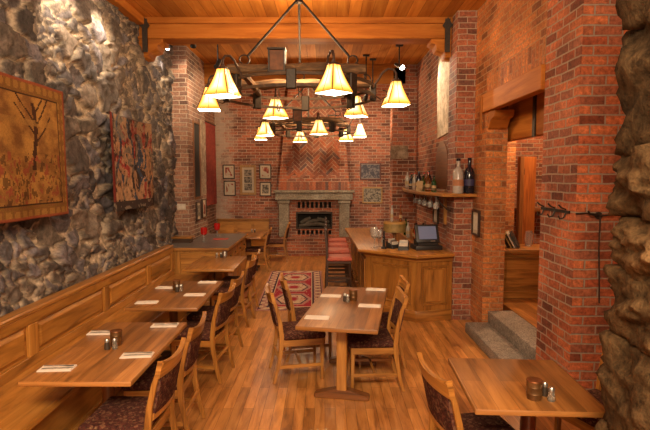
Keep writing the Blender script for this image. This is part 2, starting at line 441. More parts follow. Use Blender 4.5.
# --- the rubble stone wall: real relief
def cell(u, v, sd):
    p = Vector((u, v, sd))
    w = noise.noise_vector(p * 1.3) * 0.22
    p = p + Vector((w.x, w.y, 0))
    d, pts = noise.voronoi(p, distance_metric='DISTANCE')
    return d, pts
def hsh(p, k=0.0):
    x = math.sin(p.x * 127.1 + p.y * 311.7 + p.z * 74.7 + k * 19.19) * 43758.5453
    return x - math.floor(x)
def stone_rgb(h1, h2, e, lo):
    a = Vector((0.062, 0.051, 0.050)); b_ = Vector((0.17, 0.128, 0.098)); c = Vector((0.115, 0.10, 0.11))
    col = a.lerp(b_, h1) if h2 < 0.6 else a.lerp(c, h1)
    col = col * (0.75 + 0.6 * h2)
    mort = Vector((0.40, 0.31, 0.22))
    return mort.lerp(col, e)
def stone_wall():
    y0, y1, z0, z1, st = 2.2, 8.8, 0.0, CZ + 0.02, 0.019
    ny, nz = int((y1 - y0) / st), int((z1 - z0) / st)
    verts, cols, faces = [], [], []
    for i in range(ny + 1):
        y = y0 + (y1 - y0) * i / ny
        for k in range(nz + 1):
            z = z0 + (z1 - z0) * k / nz
            wp = noise.noise_vector(Vector((y * 3.1, z * 3.1, 2.0))) * 0.10 + noise.noise_vector(Vector((y * 9.0, z * 9.0, 5.0))) * 0.045
            yw, zw = y + wp.x, z + wp.y + 0.25 * noise.noise(Vector((y * 0.9, z * 0.7, 4)))
            sc = 1.0 if noise.noise(Vector((y * 1.1, z * 1.6, 21))) > -0.12 else 0.5
            d, p = cell(yw / (0.37 * sc), zw / (0.215 * sc), 3.3 + sc)
            e = min(1.0, max(0.0, (d[1] - d[0] - 0.035) / 0.08))
            h1, h2, h3 = hsh(p[0]), hsh(p[0], 1.0), hsh(p[0], 2.0)
            # every stone is a split face: facets with tilts of their own inside each stone
            d2, p2 = cell(yw / (0.20 * sc) + 3.1 * h1, zw / (0.15 * sc) + 5.3 * h2, 9.7 + 4 * h3)
            q = Vector((yw / (0.37 * sc), zw / (0.215 * sc), p[0].z)) - p[0]
            q2 = Vector((yw / (0.20 * sc) + 3.1 * h1, zw / (0.15 * sc) + 5.3 * h2, p2[0].z)) - p2[0]
            fac = (hsh(p2[0], 5.0) - 0.5) * 0.075 * q2.x + (hsh(p2[0], 6.0) - 0.5) * 0.075 * q2.y + (hsh(p2[0], 7.0) - 0.5) * 0.018
            ty, tz = (hsh(p[0], 3.0) - 0.5) * 0.10 * sc, (hsh(p[0], 4.0) - 0.5) * 0.10 * sc
            fr = noise.fractal(Vector((y * 11, z * 11, 1.0 + h1 * 9)), 0.9, 2.0, 4)
            rel = e * (0.018 + 0.05 * h3 * sc + ty * q.x + tz * q.y + fac * sc) + fr * 0.006 + noise.noise(Vector((y * 1.2, z * 1.2, 7))) * 0.02
            bat = 0.13 * max(0.0, min(1.0, (1.5 - z) / 0.9)) * max(0.0, min(1.0, (8.35 - y) / 0.5))
            verts.append((-2.63 + bat + rel, y, z))
            c = stone_rgb(h1, h2, e, 0); c = c * (1.0 + 0.45 * fr) * (0.8 + 0.4 * hsh(p2[0], 8.0) if e > 0.5 else 1.0)
            cols.append((max(c.x, .01), max(c.y, .01), max(c.z, .01), 1))
    for i in range(ny):
        for k in range(nz):
            a = i * (nz + 1) + k
            faces.append((a, a + nz + 1, a + nz + 2, a + 1))
    me = bpy.data.meshes.new('wall_left'); me.from_pydata(verts, [], faces)
    at = me.color_attributes.new('Col', 'FLOAT_COLOR', 'POINT')
    at.data.foreach_set('color', [x for c in cols for x in c])
    me.materials.append(M['stone'])
    me.polygons.foreach_set('use_smooth', [True] * len(me.polygons))
    o = bpy.data.objects.new('wall_left', me); COL.objects.link(o); struct(o)
stone_wall()
struct(MB().box(-3.2, -2.75, -1.5, 8.66, 0, CZ).build('wall_left_core', M['brick_left'], grain='wall'))

# --- brick piers and walls
struct(MB().box(-3.2, -2.35, 8.66, 9.9, 0, CZ).build('wall_left_pier', M['brick_left'], grain='wall'))
struct(MB().box(-3.2, -2.85, 9.9, 13.05, 0, 4.95).build('wall_left_recess', M['brick_left'], grain='wall'))
struct(MB().box(-3.2, 2.6, 13.05, 13.4, 0, 4.95).build('wall_back', M['brick_back'], grain='wall'))
struct(MB().box(1.78, 2.45, 10.5, 13.05, 0, 4.95).build('wall_right_back', M['brick'], grain='wall'))
struct(MB().box(1.83, 2.45, 7.25, 10.1, 0, CZ).build('wall_right_bar', M['brick'], grain='wall'))
struct(MB().box(1.77, 2.45, 6.85, 7.25, 0, CZ).build('wall_right_pilaster', M['brick'], grain='wall'))
struct(MB().box(1.36, 2.45, 10.1, 10.5, 0, 4.95).build('wall_right_far_pier', M['brick'], grain='wall'))
mb = MB().box(2.03, 2.30, 6.35, 6.85, 0, CZ)
struct(mb.build('wall_right_jamb', M['brick_orange'], grain='wall'))
struct(MB().box(2.03, 2.38, 4.7, 6.35, 3.27, CZ).build('wall_right_upper', M['brick_orange'], grain='wall'))
struct(MB().box(2.024, 2.38, 4.7, 6.35, 3.03, 3.27).build('wall_right_soldier_course', M['brick_soldier'], grain='wall'))
struct(MB().box(2.03, 3.4, 4.05, 4.7, 0, CZ, 0.006).build('wall_right_pillar', M['brick_bright'], grain='wall'))
struct(MB().box(3.2, 3.4, -1.5, 4.05, 0, CZ).build('wall_right_near', M['brick_bright'], grain='wall'))
# oak lintel over the opening with its inner header, corbel and strap
lin = struct(MB().box(1.995, 2.10, 4.7, 6.52, 2.80, 3.03, 0.008).build('trim_1', M['beam'], grain='y'))
MB().box(2.34, 2.44, 4.7, 6.85, 2.45, 2.92, 0.006).build('inner_header', M['beam'], lin, grain='y')
MB().box(2.10, 2.34, 4.7, 6.35, 2.92, 2.98).build('soffit_board', M['beam'], lin, grain='y')
MB().prism([(6.35, 2.80), (6.08, 2.80), (6.10, 2.72), (6.22, 2.69), (6.30, 2.60), (6.35, 2.58)], 'x', 2.04, 2.28, 0.006).build('corbel', M['beam'], lin)
MB().box(2.322, 2.338, 5.60, 5.67, 2.44, 2.92).build('strap', M['iron'], lin)
MB().box(1.985, 1.995, 6.42, 6.5, 2.58, 3.0, 0.002).build('end_cleat', M['beam'], lin)

# --- timber beam, fascia, wall plates
bm_ = struct(MB().box(-2.72, 1.83, 7.16, 7.50, 3.92, CZ, 0.012).build('trim_2', M['beam'], grain='x'))
MB().box(-2.72, 1.80, 7.12, 7.16, 4.115, CZ, 0.006).build('moulding', M['beam'], bm_, grain='x')
def corbel(sx, x):
    pr = [(x, 3.92), (x + sx * 0.34, 3.92), (x + sx * 0.34, 3.87), (x + sx * 0.27, 3.84), (x + sx * 0.25, 3.77), (x + sx * 0.15, 3.74), (x + sx * 0.12, 3.67), (x, 3.66)]
    MB().prism(pr, 'y', 7.18, 7.48, 0.008).build('corbel', M['beam'], bm_)
corbel(1, -2.62); corbel(-1, 1.83)
for x in (-2.50, 1.70):
    mb = MB().box(x - 0.035, x + 0.035, 7.098, 7.12, 3.72, 4.17)
    mb.prism([(x - 0.07, 4.08), (x, 4.0), (x + 0.07, 4.08), (x, 4.19)], 'y', 7.095, 7.12)
    mb.build('strap', M['iron'], bm_)
fa = struct(MB().box(-2.85, 1.6, 10.1, 10.16, 3.83, 4.95).build('trim_3', M['beam'], grain='x'))
MB().box(-2.85, 1.6, 10.06, 10.1, 4.13, CZ, 0.006).build('moulding', M['beam'], fa, grain='x')
struct(MB().box(-2.66, -2.50, 0.6, 7.12, 4.09, CZ, 0.01).build('trim_4', M['beam'], grain='y'))

# --- plaster patch, stone block, light reveals
pp = struct(MB().prism([(7.35, 2.64), (8.15, 2.6), (8.2, 3.3), (8.12, 4.1), (7.4, 4.12), (7.32, 3.4)], 'x', 1.81, 1.83, 0.004).build('trim_5', M['plaster']))
struct(MB().box(1.32, 1.66, 10.06, 10.1, 2.34, 2.6, 0.01).build('trim_6', M['old_plaster']))
struct(MB().prism([(9.46, 1.62), (9.86, 1.66), (9.88, 3.0), (9.5, 3.1)], 'x', -2.352, -2.335, 0.003).build('trim_7', M['old_plaster']))
# flat arched panel on the bar wall, niche shade put in as dark colour
mb = MB()
arc = [(7.45, 1.82), (8.25, 1.82)] + [(7.85 + 0.4 * math.cos(a), 2.2 + 0.34 * math.sin(a)) for a in [PI * k / 10 for k in range(11)]]
mb.prism(arc, 'x', 1.815, 1.832)
struct(mb.build('trim_8', M['oak_dark']))

# --- steps and the room beyond the opening
for nm, a, lab in (('stone_step', (1.80, 2.10, 4.75, 6.30, 0.0, 0.13), 'lower grey granite step jutting out beside the brick pillar'),
                   ('stone_step', (2.10, 2.42, 4.70, 6.34, 0.0, 0.27), 'upper grey granite step between brick jamb and brick pillar')):
    o = MB().box(*a, 0.012, 2).build(nm, M['step']); tag(o, lab, 'step', 'granite steps up to the side room')
struct(MB().box(2.42, 6.0, 4.7, 9.5, 0.0, 0.27).build('floor_side_room', M['floor'], grain='y'))
struct(MB().box(2.45, 6.0, 9.5, 9.7, 0.27, 3.6).build('wall_side_room_back', M['brick'], grain='wall'))
struct(MB().box(6.0, 6.2, 4.7, 9.7, 0.27, 3.6).build('wall_side_room_right', M['brick'], grain='wall'))
struct(MB().box(2.38, 6.2, 4.7, 9.7, 3.6, 3.7).build('ceiling_side_room', M['ceil'], grain='y'))
struct(MB().box(3.4, 6.2, 4.5, 4.7, 0.27, 3.6).build('wall_side_room_front', M['brick'], grain='wall'))
struct(MB().box(2.84, 3.11, 8.2, 8.6, 0.27, 3.6).build('wall_side_room_pier', M['brick_orange'], grain='wall'))
exec_side = True
c = thing('service_counter', 'oak panelled counter in the side room beyond the steps', 'counter', (2.9, 7.25, 0.27))
MB().box(-0.44, 0.7, -0.25, 0.25, 0.0, 0.64).build('carcass', M['bar_wood'], c, grain='x')
MB().box(-0.46, 0.74, -0.31, 0.29, 0.64, 0.70, 0.012, 2).build('top', M['oak'], c, grain='x')
MB().box(-0.44, 0.7, -0.275, -0.25, 0.0, 0.10, 0.006).build('plinth', M['bar_wood'], c, grain='x')
for x0, x1 in ((-0.38, 0.22), (0.3, 0.66)):
    pn = MB().box(x0, x1, -0.272, -0.25, 0.16, 0.58, 0.004)
    pn.box(x0 + 0.03, x1 - 0.03, -0.285, -0.27, 0.19, 0.55, 0.012); pn.build('panel', M['oak'], c, grain='x')
b_ = thing('cupboard_door', 'tall orange wooden door standing open in the side room', 'door', (3.46, 8.4, 0.27), R(8))
MB().box(-0.16, 0.07, -0.02, 0.02, 0, 2.05, 0.006).build('door_panel', M['red_oak'], b_, grain='z')
MB().box(-0.23, -0.16, -0.05, 0.05, 0, 2.05, 0.006).build('stile', M['oak_dark'], b_, grain='z')
for z in (0.3, 1.75): MB().box(-0.175, -0.145, -0.03, -0.018, z, z + 0.1).build('hinge', M['iron'], b_)
sh = thing('side_shelf', 'dark oak shelf on the back wall of the side room', 'shelf', (4.1, 9.28, 1.35))
MB().box(-0.5, 0.5, -0.2, 0.2, 0, 0.05, 0.006).build('board', M['oak_dark'], sh, grain='x')
for x in (-0.4, 0.4): MB().prism([(0.2, 0), (-0.15, 0), (0.2, -0.25)], 'x', x - 0.02, x + 0.02).build('bracket', M['iron'], sh)
# menus leaning on the counter and a candle
menu_labs = ['dark menu leaning leftmost in the row on the service counter', 'brown menu leaning second from the left on the service counter',
             'grey menu leaning in the middle of the service counter', 'black menu leaning at the right end of the service counter']
for i, (x, a, mt) in enumerate(((2.56, 0.5, 'frame_dark'), (2.61, 0.5, 'olive'), (2.66, 0.5, 'switch'), (2.71, 0.5, 'black'))):
    o = MB().box(-0.006, 0.006, -0.09, 0.09, 0, 0.26, 0.002).build('menu', M[mt])
    o.location = (x + 0.08, 7.12, 0.975); o.rotation_euler = (0, -a, R(-30)); tag(o, menu_labs[i], 'menu', 'menus on the service counter')
o = MB().lathe([(0.03, 0), (0.035, 0.02), (0.03, 0.2), (0.01, 0.28), (0, 0.29)], 14).build('folded_napkin', M['napkin'])
o.location = (2.485, 7.0, 0.97); tag(o, 'white napkin folded to a cone on the service counter', 'napkin')
j = thing('glass_jug', 'clear glass jug standing behind the menus on the service counter', 'jug', (3.02, 7.36, 0.97))
MB().lathe([(0.05, 0), (0.06, 0.08), (0.045, 0.2), (0.05, 0.22)], 14).build('body', M['clear'], j)
MB().tube([(0.05, 0, 0.18), (0.09, 0, 0.17), (0.09, 0, 0.08), (0.058, 0, 0.06)], 0.006, 6).build('handle', M['clear'], j)

# --- foreground stack of rough stone
def stone_pier():
    bm = bmesh.new(); lay = bm.verts.layers.float_color.new('Col')
    def blob(cx, cy, cz, sx, sy, sz, sd, tone):
        r = bmesh.ops.create_icosphere(bm, subdivisions=5, radius=1.0)
        for v in r['verts']:
            n = v.co.normalized()
            m = max(abs(n.x), abs(n.y), abs(n.z))
            q = n.lerp(n / m, 0.78)
            f = noise.fractal(n * 2.2 + Vector((sd, 0, 0)), 0.9, 2.0, 6) * 0.09
            q = q * (1 + f)
            v.co = Vector((cx + q.x * sx, cy + q.y * sy, cz + q.z * sz))
            t = tone * (0.75 + 1.1 * max(0, f * 5 + 0.35))
            v[lay] = (0.19 * t, 0.112 * t, 0.05 * t, 1)
    #        left face x, centre z, half height, tone
    for i, (xl, z, h, t) in enumerate(((1.335, 3.00, 0.36, .36), (1.345, 2.39, 0.31, .34), (1.335, 1.97, 0.17, .5), (1.335, 1.68, 0.15, .75), (1.35, 1.40, 0.17, .5), (1.335, 1.02, 0.24, .42), (1.32, 0.42, 0.40, .55))):
        blob(xl + 0.5, 2.08, z, 0.5, 0.36, h * 1.02, i * 3.7, t)
    me = bpy.data.meshes.new('wall_right_stone_pier')
    for f in bm.faces: f.smooth = True
    bm.to_mesh(me); bm.free(); me.materials.append(M['stone_brown'])
    o = bpy.data.objects.new('wall_right_stone_pier', me); COL.objects.link(o); struct(o)
    struct(MB().box(1.46, 2.1, 1.82, 2.3, 0, CZ).build('wall_right_pier_core', M['stone_core']))
M['stone_core'] = granite('stone_core', (0.10, 0.065, 0.03), (0.2, 0.13, 0.06), (0.28, 0.19, 0.1), 20, 0.9)
stone_pier()

# ------------------------------------------------------------------ bench, counter
bn = thing('wall_bench', 'long oak panelled bench against the stone wall under the tapestries', 'bench', (-2.1, 4.3, 0))
X0 = 2.1
def bx(x0, x1, y0, y1, z0, z1, bev=0.004): return MB().box(x0 + X0, x1 + X0, y0 - 4.3, y1 - 4.3, z0, z1, bev)
bx(-2.40, -1.85, 1.0, 7.80, 0.40, 0.45, 0.01).build('seat', M['oak_panel'], bn, grain='y')
bx(-2.40, -1.93, 1.0, 7.80, 0.0, 0.40).build('seat_base', M['oak_panel'], bn, grain='y')
bx(-1.93, -1.90, 1.0, 7.80, 0.0, 0.09).build('plinth', M['oak'], bn, grain='y')
bx(-2.47, -2.41, 1.0, 7.80, 0.45, 0.88).build('back_board', M['oak_panel'], bn, grain='y')
bx(-2.50, -2.375, 1.0, 7.80, 0.88, 0.925, 0.012).build('cap_rail', M['oak'], bn, grain='y')
bx(-2.41, -2.385, 1.0, 7.80, 0.80, 0.88).build('top_rail', M['oak_panel'], bn, grain='y')
bx(-2.41, -2.385, 1.0, 7.80, 0.45, 0.535).build('bottom_rail', M['oak_panel'], bn, grain='y')
st = [1.3, 2.65, 4.0, 5.38, 6.70, 7.75]
for y in st: bx(-2.41, -2.380, y - 0.065, y + 0.065, 0.535, 0.80).build('stile', M['oak_panel'], bn, grain='z')
for a, b2 in zip(st, st[1:]):
    mb = MB(); y0, y1 = a + 0.085 - 4.3, b2 - 0.085 - 4.3; z0, z1 = 0.552, 0.783
    xb, xf = -2.41 + X0, -2.388 + X0; i = 0.035
    vs, fs = mb._add([(xb, y0, z0), (xb, y1, z0), (xb, y1, z1), (xb, y0, z1), (xf, y0 + i, z0 + i), (xf, y1 - i, z0 + i), (xf, y1 - i, z1 - i), (xf, y0 + i, z1 - i)],
                     [(0, 1, 5, 4), (1, 2, 6, 5), (2, 3, 7, 6), (3, 0, 4, 7), (4, 5, 6, 7), (3, 2, 1, 0)])
    mb.build('raised_panel', M['oak_panel'], bn, 20, grain='y')

gc = thing('granite_counter', 'oak cabinet with dark granite top at the end of the bench', 'counter', (-2.0, 8.8, 0))
MB().prism([(-0.42, -0.97), (0.47, -0.97), (0.47, 1.0), (-0.34, 1.0), (-0.34, -0.15), (-0.56, -0.15), (-0.56, -0.6)], 'z', 0.83, 0.87, 0.004).build('top', M['granite'], gc)
MB().prism([(-0.415, -0.985), (0.485, -0.985), (0.485, 1.0), (0.465, 1.0), (0.465, -0.965), (-0.415, -0.965)], 'z', 0.825, 0.868, 0.002).build('edge_strip', M['oak'], gc)
MB().prism([(-0.42, -0.92), (0.42, -0.92), (0.42, 0.98), (-0.33, 0.98), (-0.33, -0.16), (-0.42, -0.16)], 'z', 0.0, 0.828).build('carcass', M['oak_panel'], gc, grain='z')
MB().box(-0.30, 0.36, -0.94, -0.92, 0.14, 0.78, 0.008).build('end_panel', M['oak_panel'], gc, grain='x')
for y in (-0.88, -0.42, 0.04, 0.5):
    d = MB().box(0.42, 0.44, y, y + 0.42, 0.60, 0.79, 0.006).build('drawer', M['oak'], gc, grain='y')
    MB().lathe([(0.008, 0), (0.012, 0.012), (0.018, 0.02), (0, 0.03)], 10).build('knob', M['iron'], d, loc=(0.44, y + 0.21, 0.69)).rotation_euler = (0, PI / 2, 0)
    d = MB().box(0.42, 0.44, y, y + 0.42, 0.10, 0.57, 0.006).build('door', M['oak'], gc, grain='z')
lb = thing('wooden_tray_stand', 'low dark box with brown wooden lid on granite at the brick pier', 'box', (-2.44, 8.50, 0.87))
MB().box(-0.16, 0.16, -0.09, 0.09, 0, 0.07).build('body', M['stool_wood'], lb)
MB().box(-0.19, 0.19, -0.12, 0.12, 0.07, 0.10, 0.005).build('lid', M['oak'], lb, grain='x')

# ------------------------------------------------------------------ tables
def col_table(label, loc, w, l, rz=0.0, dx=-0.07, wood_='oak_table', cast='stool_wood', post='oak_dark', group='oak tables along the bench'):
    t = thing('dining_table', label, 'table', loc, rz, group)
    MB().box(-w / 2, w / 2, -l / 2, l / 2, 0.715, 0.75, 0.009, 2).build('tabletop', M[wood_], t, grain='y')
    MB().box(-w / 2 + 0.04, w / 2 - 0.04, -l / 2 + 0.08, l / 2 - 0.08, 0.695, 0.715).build('batten', M['oak_dark'], t)
    MB().lathe([(0.06, 0.05), (0.055, 0.08), (0.045, 0.12), (0.045, 0.62), (0.07, 0.66), (0.12, 0.695)], 16).build('column', M[post], t, loc=(dx, 0, 0))
    for k in range(4):
        MB().prism([(0.0, 0.03), (0.0, 0.12), (0.25, 0.05), (0.28, 0.0), (0.22, 0.0)], 'y', -0.03, 0.03, 0.006).build('foot', M[cast], t, loc=(dx, 0, 0)).rotation_euler = (0, 0, PI / 4 + k * PI / 2)
    return t
tb = [(-1.53, 3.585, 0.695, 1.25, 'nearest oak table of the bench row, set with four napkins and a copper cup'),
      (-1.56, 5.285, 0.70, 1.24, 'second oak table of the bench row, between nearest table and farthest one'),
      (-1.57, 7.19, 0.70, 1.12, 'farthest bare oak table of the bench row, against the granite counter')]
for x, y, w, l, lab in tb: col_table(lab, (x, y, 0), w, l, wood_='oak' if y > 7 else 'oak_table')  # farthest top in brighter oak: the strong light on it put into the colour
col_table('square oak table at right foreground beside the brick pillar and stone', (1.185, 2.965, 0), 0.715, 0.77, R(-3), dx=0.06, post='red_post', group='square tables')

# central table, two columns
TCX, TCY, TRZ = 0.225, 4.80, R(-10)
t = thing('dining_table', 'long oak table in the middle of the room with four chairs', 'table', (TCX, TCY, 0), TRZ)
MB().box(-0.345, 0.345, -0.775, 0.775, 0.712, 0.75, 0.007, 2).build('tabletop', M['oak_table'], t, grain='y')
for y in (-0.42, 0.42):
    MB().box(-0.045, 0.045, y - 0.04, y + 0.04, 0.07, 0.66, 0.008).build('post', M['oak'], t, grain='z')
    MB().box(-0.26, 0.26, y - 0.035, y + 0.035, 0.66, 0.712, 0.008).build('cleat', M['oak'], t, grain='x')
    MB().prism([(-0.25, 0), (-0.25, 0.04), (-0.07, 0.085), (0.07, 0.085), (0.25, 0.04), (0.25, 0)], 'y', y - 0.045, y + 0.045, 0.008).build('foot', M['oak_dark'], t, grain='x')
MB().box(-0.02, 0.02, -0.38, 0.38, 0.25, 0.33, 0.006).build('stretcher', M['oak_dark'], t, grain='y')

# back left table
t = thing('dining_table', 'small oak table at the back bench left of the fireplace', 'table', (-1.64, 10.65, 0), 0)
MB().box(-0.34, 0.34, -0.55, 0.55, 0.715, 0.75, 0.008, 2).build('tabletop', M['oak_table'], t, grain='y')
MB().box(-0.05, 0.05, -0.05, 0.05, 0.06, 0.715, 0.006).build('column', M['oak_dark'], t)
for a in (0, PI / 2): MB().box(-0.28, 0.28, -0.035, 0.035, 0, 0.06, 0.006).build('foot', M['stool_wood'], t).rotation_euler = (0, 0, a + PI / 4)

# back bench along the brick wall
bb = thing('wall_bench', 'oak high-backed bench along the back brick wall below the pictures', 'bench', (-2.12, 12.75, 0))
MB().box(-0.68, 0.66, 0.20, 0.26, 0.0, 0.84, 0.006).build('back_board', M['oak_panel'], bb, grain='x')
MB().box(-0.70, 0.68, 0.17, 0.28, 0.84, 0.89, 0.01).build('cap_rail', M['oak'], bb, grain='x')
MB().box(-0.68, 0.66, -0.25, 0.20, 0.40, 0.45, 0.008).build('seat', M['oak_panel'], bb, grain='x')
MB().box(-0.66, 0.64, -0.20, 0.20, 0.0, 0.40).build('seat_base', M['oak_panel'], bb, grain='x')
for x in (-0.62, -0.16, 0.28): MB().box(x, x + 0.36, 0.188, 0.20, 0.52, 0.80, 0.01).build('raised_panel', M['oak_panel'], bb, grain='x')

# ------------------------------------------------------------------ dining chair
def make_chair(label, loc, rz):
    t = thing('dining_chair', label, 'chair', loc, rz, 'oak dining chairs with patterned seats')
    MB().box(-0.225, 0.225, -0.19, 0.235, 0.415, 0.485, 0.03, 3).build('seat', M['seat'], t, 60)
    fr = MB()
    fr.box(-0.205, 0.205, 0.19, 0.215, 0.355, 0.42, 0.004); fr.box(-0.205, 0.205, -0.20, -0.178, 0.355, 0.42, 0.004)
    for s in (-1, 1): fr.box(s * 0.20 - 0.011, s * 0.20 + 0.011, -0.19, 0.20, 0.355, 0.42, 0.004)
    fr.build('seat_frame', M['oak'], t)
    for s in (-1, 1):
        # front leg, tapered
        x = s * 0.193
        mb = MB()
        v = [(x - .017, .177, .42), (x + .017, .177, .42), (x + .017, .215, .42), (x - .017, .215, .42), (x - .013, .185, 0), (x + .013, .185, 0), (x + .013, .212, 0), (x - .013, .212, 0)]
        vs, fs = mb._add(v, [(0, 1, 2, 3), (7, 6, 5, 4), (0, 4, 5, 1), (1, 5, 6, 2), (2, 6, 7, 3), (3, 7, 4, 0)])
        bmesh.ops.bevel(mb.bm, geom=list(mb.bm.edges), offset=0.004, segments=1, affect='EDGES')
        mb.build('leg', M['oak'], t, grain='z')
        # rear leg running up into the back post, swept
        cl = [(-0.275, 0.0, .030), (-0.235, 0.16, .034), (-0.205, 0.34, .042), (-0.20, 0.46, .044), (-0.215, 0.60, .038), (-0.25, 0.75, .034), (-0.30, 0.885, .030)]
        poly = [(y - w / 2, z) for y, z, w in cl] + [(y + w / 2, z) for y, z, w in reversed(cl)]
        MB().prism(poly, 'x', s * 0.205 - 0.015, s * 0.205 + 0.015, 0.004).build('leg', M['oak'], t, grain='z')
    yb = lambda x, z: -0.208 - max(0, z - 0.48) * 0.22 - 0.025 * (1 - (x / 0.2) ** 2)
    MB().slab(-0.192, 0.192, 0.555, 0.795, 0.028, yb, 8, 4).build('backrest', M['seat'], t, 50)
    MB().slab(-0.222, 0.222, 0.79, 0.865, 0.032, yb, 12, 2, top=lambda x: 0.032 * (abs(x) / 0.222) ** 2.5).build('top_rail', M['oak'], t, 50, grain='x')
    MB().slab(-0.195, 0.195, 0.515, 0.56, 0.026, yb, 8, 1).build('lower_rail', M['oak'], t, 50, grain='x')
    for s in (-1, 1):
        MB().box(s * 0.197 - 0.009, s * 0.197 + 0.009, -0.235, 0.195, 0.14, 0.172, 0.003).build('stretcher', M['oak'], t, grain='y')
    MB().box(-0.19, 0.19, -0.02, 0.0, 0.146, 0.170, 0.003).build('stretcher', M['oak'], t, grain='x')
    MB().box(-0.195, 0.195, -0.238, -0.22, 0.22, 0.25, 0.003).build('stretcher', M['oak'], t, grain='x')
    return t
CH = make_chair('oak chair at nearest bench table, near side, closest chair of the left row', (-1.27, 3.14, 0), R(88))
chairs = [
    (-1.275, 3.79, 91, 'oak chair at nearest bench table, second chair of the left row'),
    (-1.255, 4.92, 83, 'oak chair at second bench table, near side, third of the left row'),
    (-1.265, 5.55, 85, 'oak chair at second bench table, far side, fourth of the left row'),
    (-1.28, 6.73, 86, 'oak chair at farthest bench table, near side, fifth of the left row'),
    (-1.30, 7.31, 87, 'oak chair at farthest bench table, far side, last of the left row'),
    (-0.263, 4.943, -78, 'oak chair on left side of the middle table, nearer the viewer'),
    (-0.173, 5.504, -80, 'oak chair on left side of the middle table, nearer the rug'),
    (0.446, 4.71, 92, 'oak chair on right side of the middle table, nearer the viewer'),
    (0.56, 5.29, 91, 'oak chair on right side of the middle table, nearer the bar'),
    (0.92, 2.895, -79.6, 'oak chair at right foreground table, its back toward the left'),
    (1.86, 3.22, 112, 'oak chair behind the foreground stones at the square table'),
    (-1.46, 10.55, 90, 'oak chair at the small back table, beside the granite counter end'),
    (-1.15, 11.75, 90, 'oak chair beside the fireplace hearth, in front of the rear bench'),
]
for x, y, a, lab in chairs: dup(CH, (x, y, 0), R(a), lab)

# ------------------------------------------------------------------ table ware
def cup_at(x, y, z, label, mat='cup', h=0.105, r=0.042):
    t = thing('copper_cup', label, 'cup', (x, y, z), 0, 'copper cups on the tables')
    prof = [(r * 0.92, 0), (r * 0.96, 0.004), (r, h * 0.3), (r * 1.04, h * 0.33), (r, h * 0.36), (r, h * 0.66), (r * 1.04, h * 0.69), (r, h * 0.72), (r * 1.02, h), (r * 0.93, h), (r * 0.88, 0.012), (0, 0.01)]
    MB().lathe(prof, 20).build('body', M[mat], t)
    MB().lathe([(r * 1.02, h - 0.004), (r * 1.06, h), (r * 1.02, h + 0.004), (r * 0.93, h + 0.003)], 20).build('rim', M['copper'], t)
    return t
def shaker_at(x, y, z, label, mat='salt'):
    t = thing('salt_shaker' if mat == 'salt' else 'pepper_shaker', label, 'shaker', (x, y, z), 0, 'glass shakers on the tables')
    MB().lathe([(0.019, 0), (0.021, 0.01), (0.018, 0.04), (0.016, 0.055)], 12).build('jar', M[mat], t)
    MB().lathe([(0.018, 0.055), (0.018, 0.068), (0.012, 0.078), (0, 0.08)], 12).build('cap', M['steel'], t)
    return t
M['pepper'] = plain('pepper', (0.05, 0.035, 0.025), 0.3)
TZ = 0.75
sets = [('nearest bench table', (-1.55, 3.63), [(-1.575, 3.53), (-1.525, 3.545)]),
        ('second bench table', (-1.635, 5.43), [(-1.60, 5.33), (-1.565, 5.36)]),
        ('middle table', (0.285, 4.97), [(0.20, 4.93), (0.225, 4.89)]),
        ('right foreground table', (1.178, 2.73), [(1.255, 2.77), (1.262, 2.70)])]
for nm, (cx, cy), sh_ in sets:
    cup_at(cx, cy, TZ, 'ribbed copper cup standing on the ' + nm, 'cup')
    shaker_at(*sh_[0], TZ, 'dark glass pepper shaker beside the copper cup on the ' + nm, 'pepper')
    shaker_at(*sh_[1], TZ, 'clear glass salt shaker beside the copper cup on the ' + nm, 'salt')
for x, y, mt, lab in ((-1.66, 7.60, 'salt', 'glass salt shaker at the back edge of the farthest bench table'), (-1.60, 7.62, 'pepper', 'dark pepper shaker at the back edge of the farthest bench table'),
                      (-1.62, 11.02, 'salt', 'glass salt shaker on the small back table'), (-1.56, 11.04, 'pepper', 'dark pepper shaker on the small back table')):
    shaker_at(x, y, TZ, lab, mt)
cup_at(-1.545, 7.64, TZ, 'small steel cup at the back edge of the farthest bench table', 'steel', 0.10, 0.04)

def napkin(x, y, a, label, w=0.215, d=0.10):
    mb = MB().box(-w / 2, w / 2, -d / 2, d / 2, 0, 0.007, 0.002)
    mb.box(-w / 2 + 0.004, w / 2 - 0.002, -d / 2 + 0.004, d / 2 - 0.006, 0.007, 0.012, 0.002)
    o = mb.build('napkin', M['napkin']); o.location = (x, y, TZ); o.rotation_euler = (0, 0, R(a))
    tag(o, label, 'napkin', 'folded napkins on the tables'); return o
def knife(x, y, a, label):
    t = thing('knife', label, 'knife', (x, y, TZ + 0.012), R(a), 'cutlery on the nearest table')
    MB().prism([(-0.09, -0.006), (-0.09, 0.006), (0.0, 0.005), (0.0, -0.005)], 'z', 0, 0.005).build('handle', M['steel'], t)
    MB().prism([(0.0, -0.006), (0.0, 0.006), (0.09, 0.006), (0.1, 0.0), (0.08, -0.007)], 'z', 0.001, 0.003).build('blade', M['steel'], t)
def fork(x, y, a, label):
    t = thing('fork', label, 'fork', (x, y, TZ + 0.012), R(a), 'cutlery on the nearest table')
    MB().prism([(-0.09, -0.005), (-0.09, 0.005), (0.03, 0.003), (0.05, 0.011), (0.06, 0.011), (0.06, -0.011), (0.05, -0.011), (0.03, -0.003)], 'z', 0, 0.004).build('handle', M['steel'], t)
    mb = MB()
    for k in range(4): mb.box(0.06, 0.10, -0.011 + k * 0.0064, -0.008 + k * 0.0064, 0.0, 0.003)
    mb.build('tines', M['steel'], t)
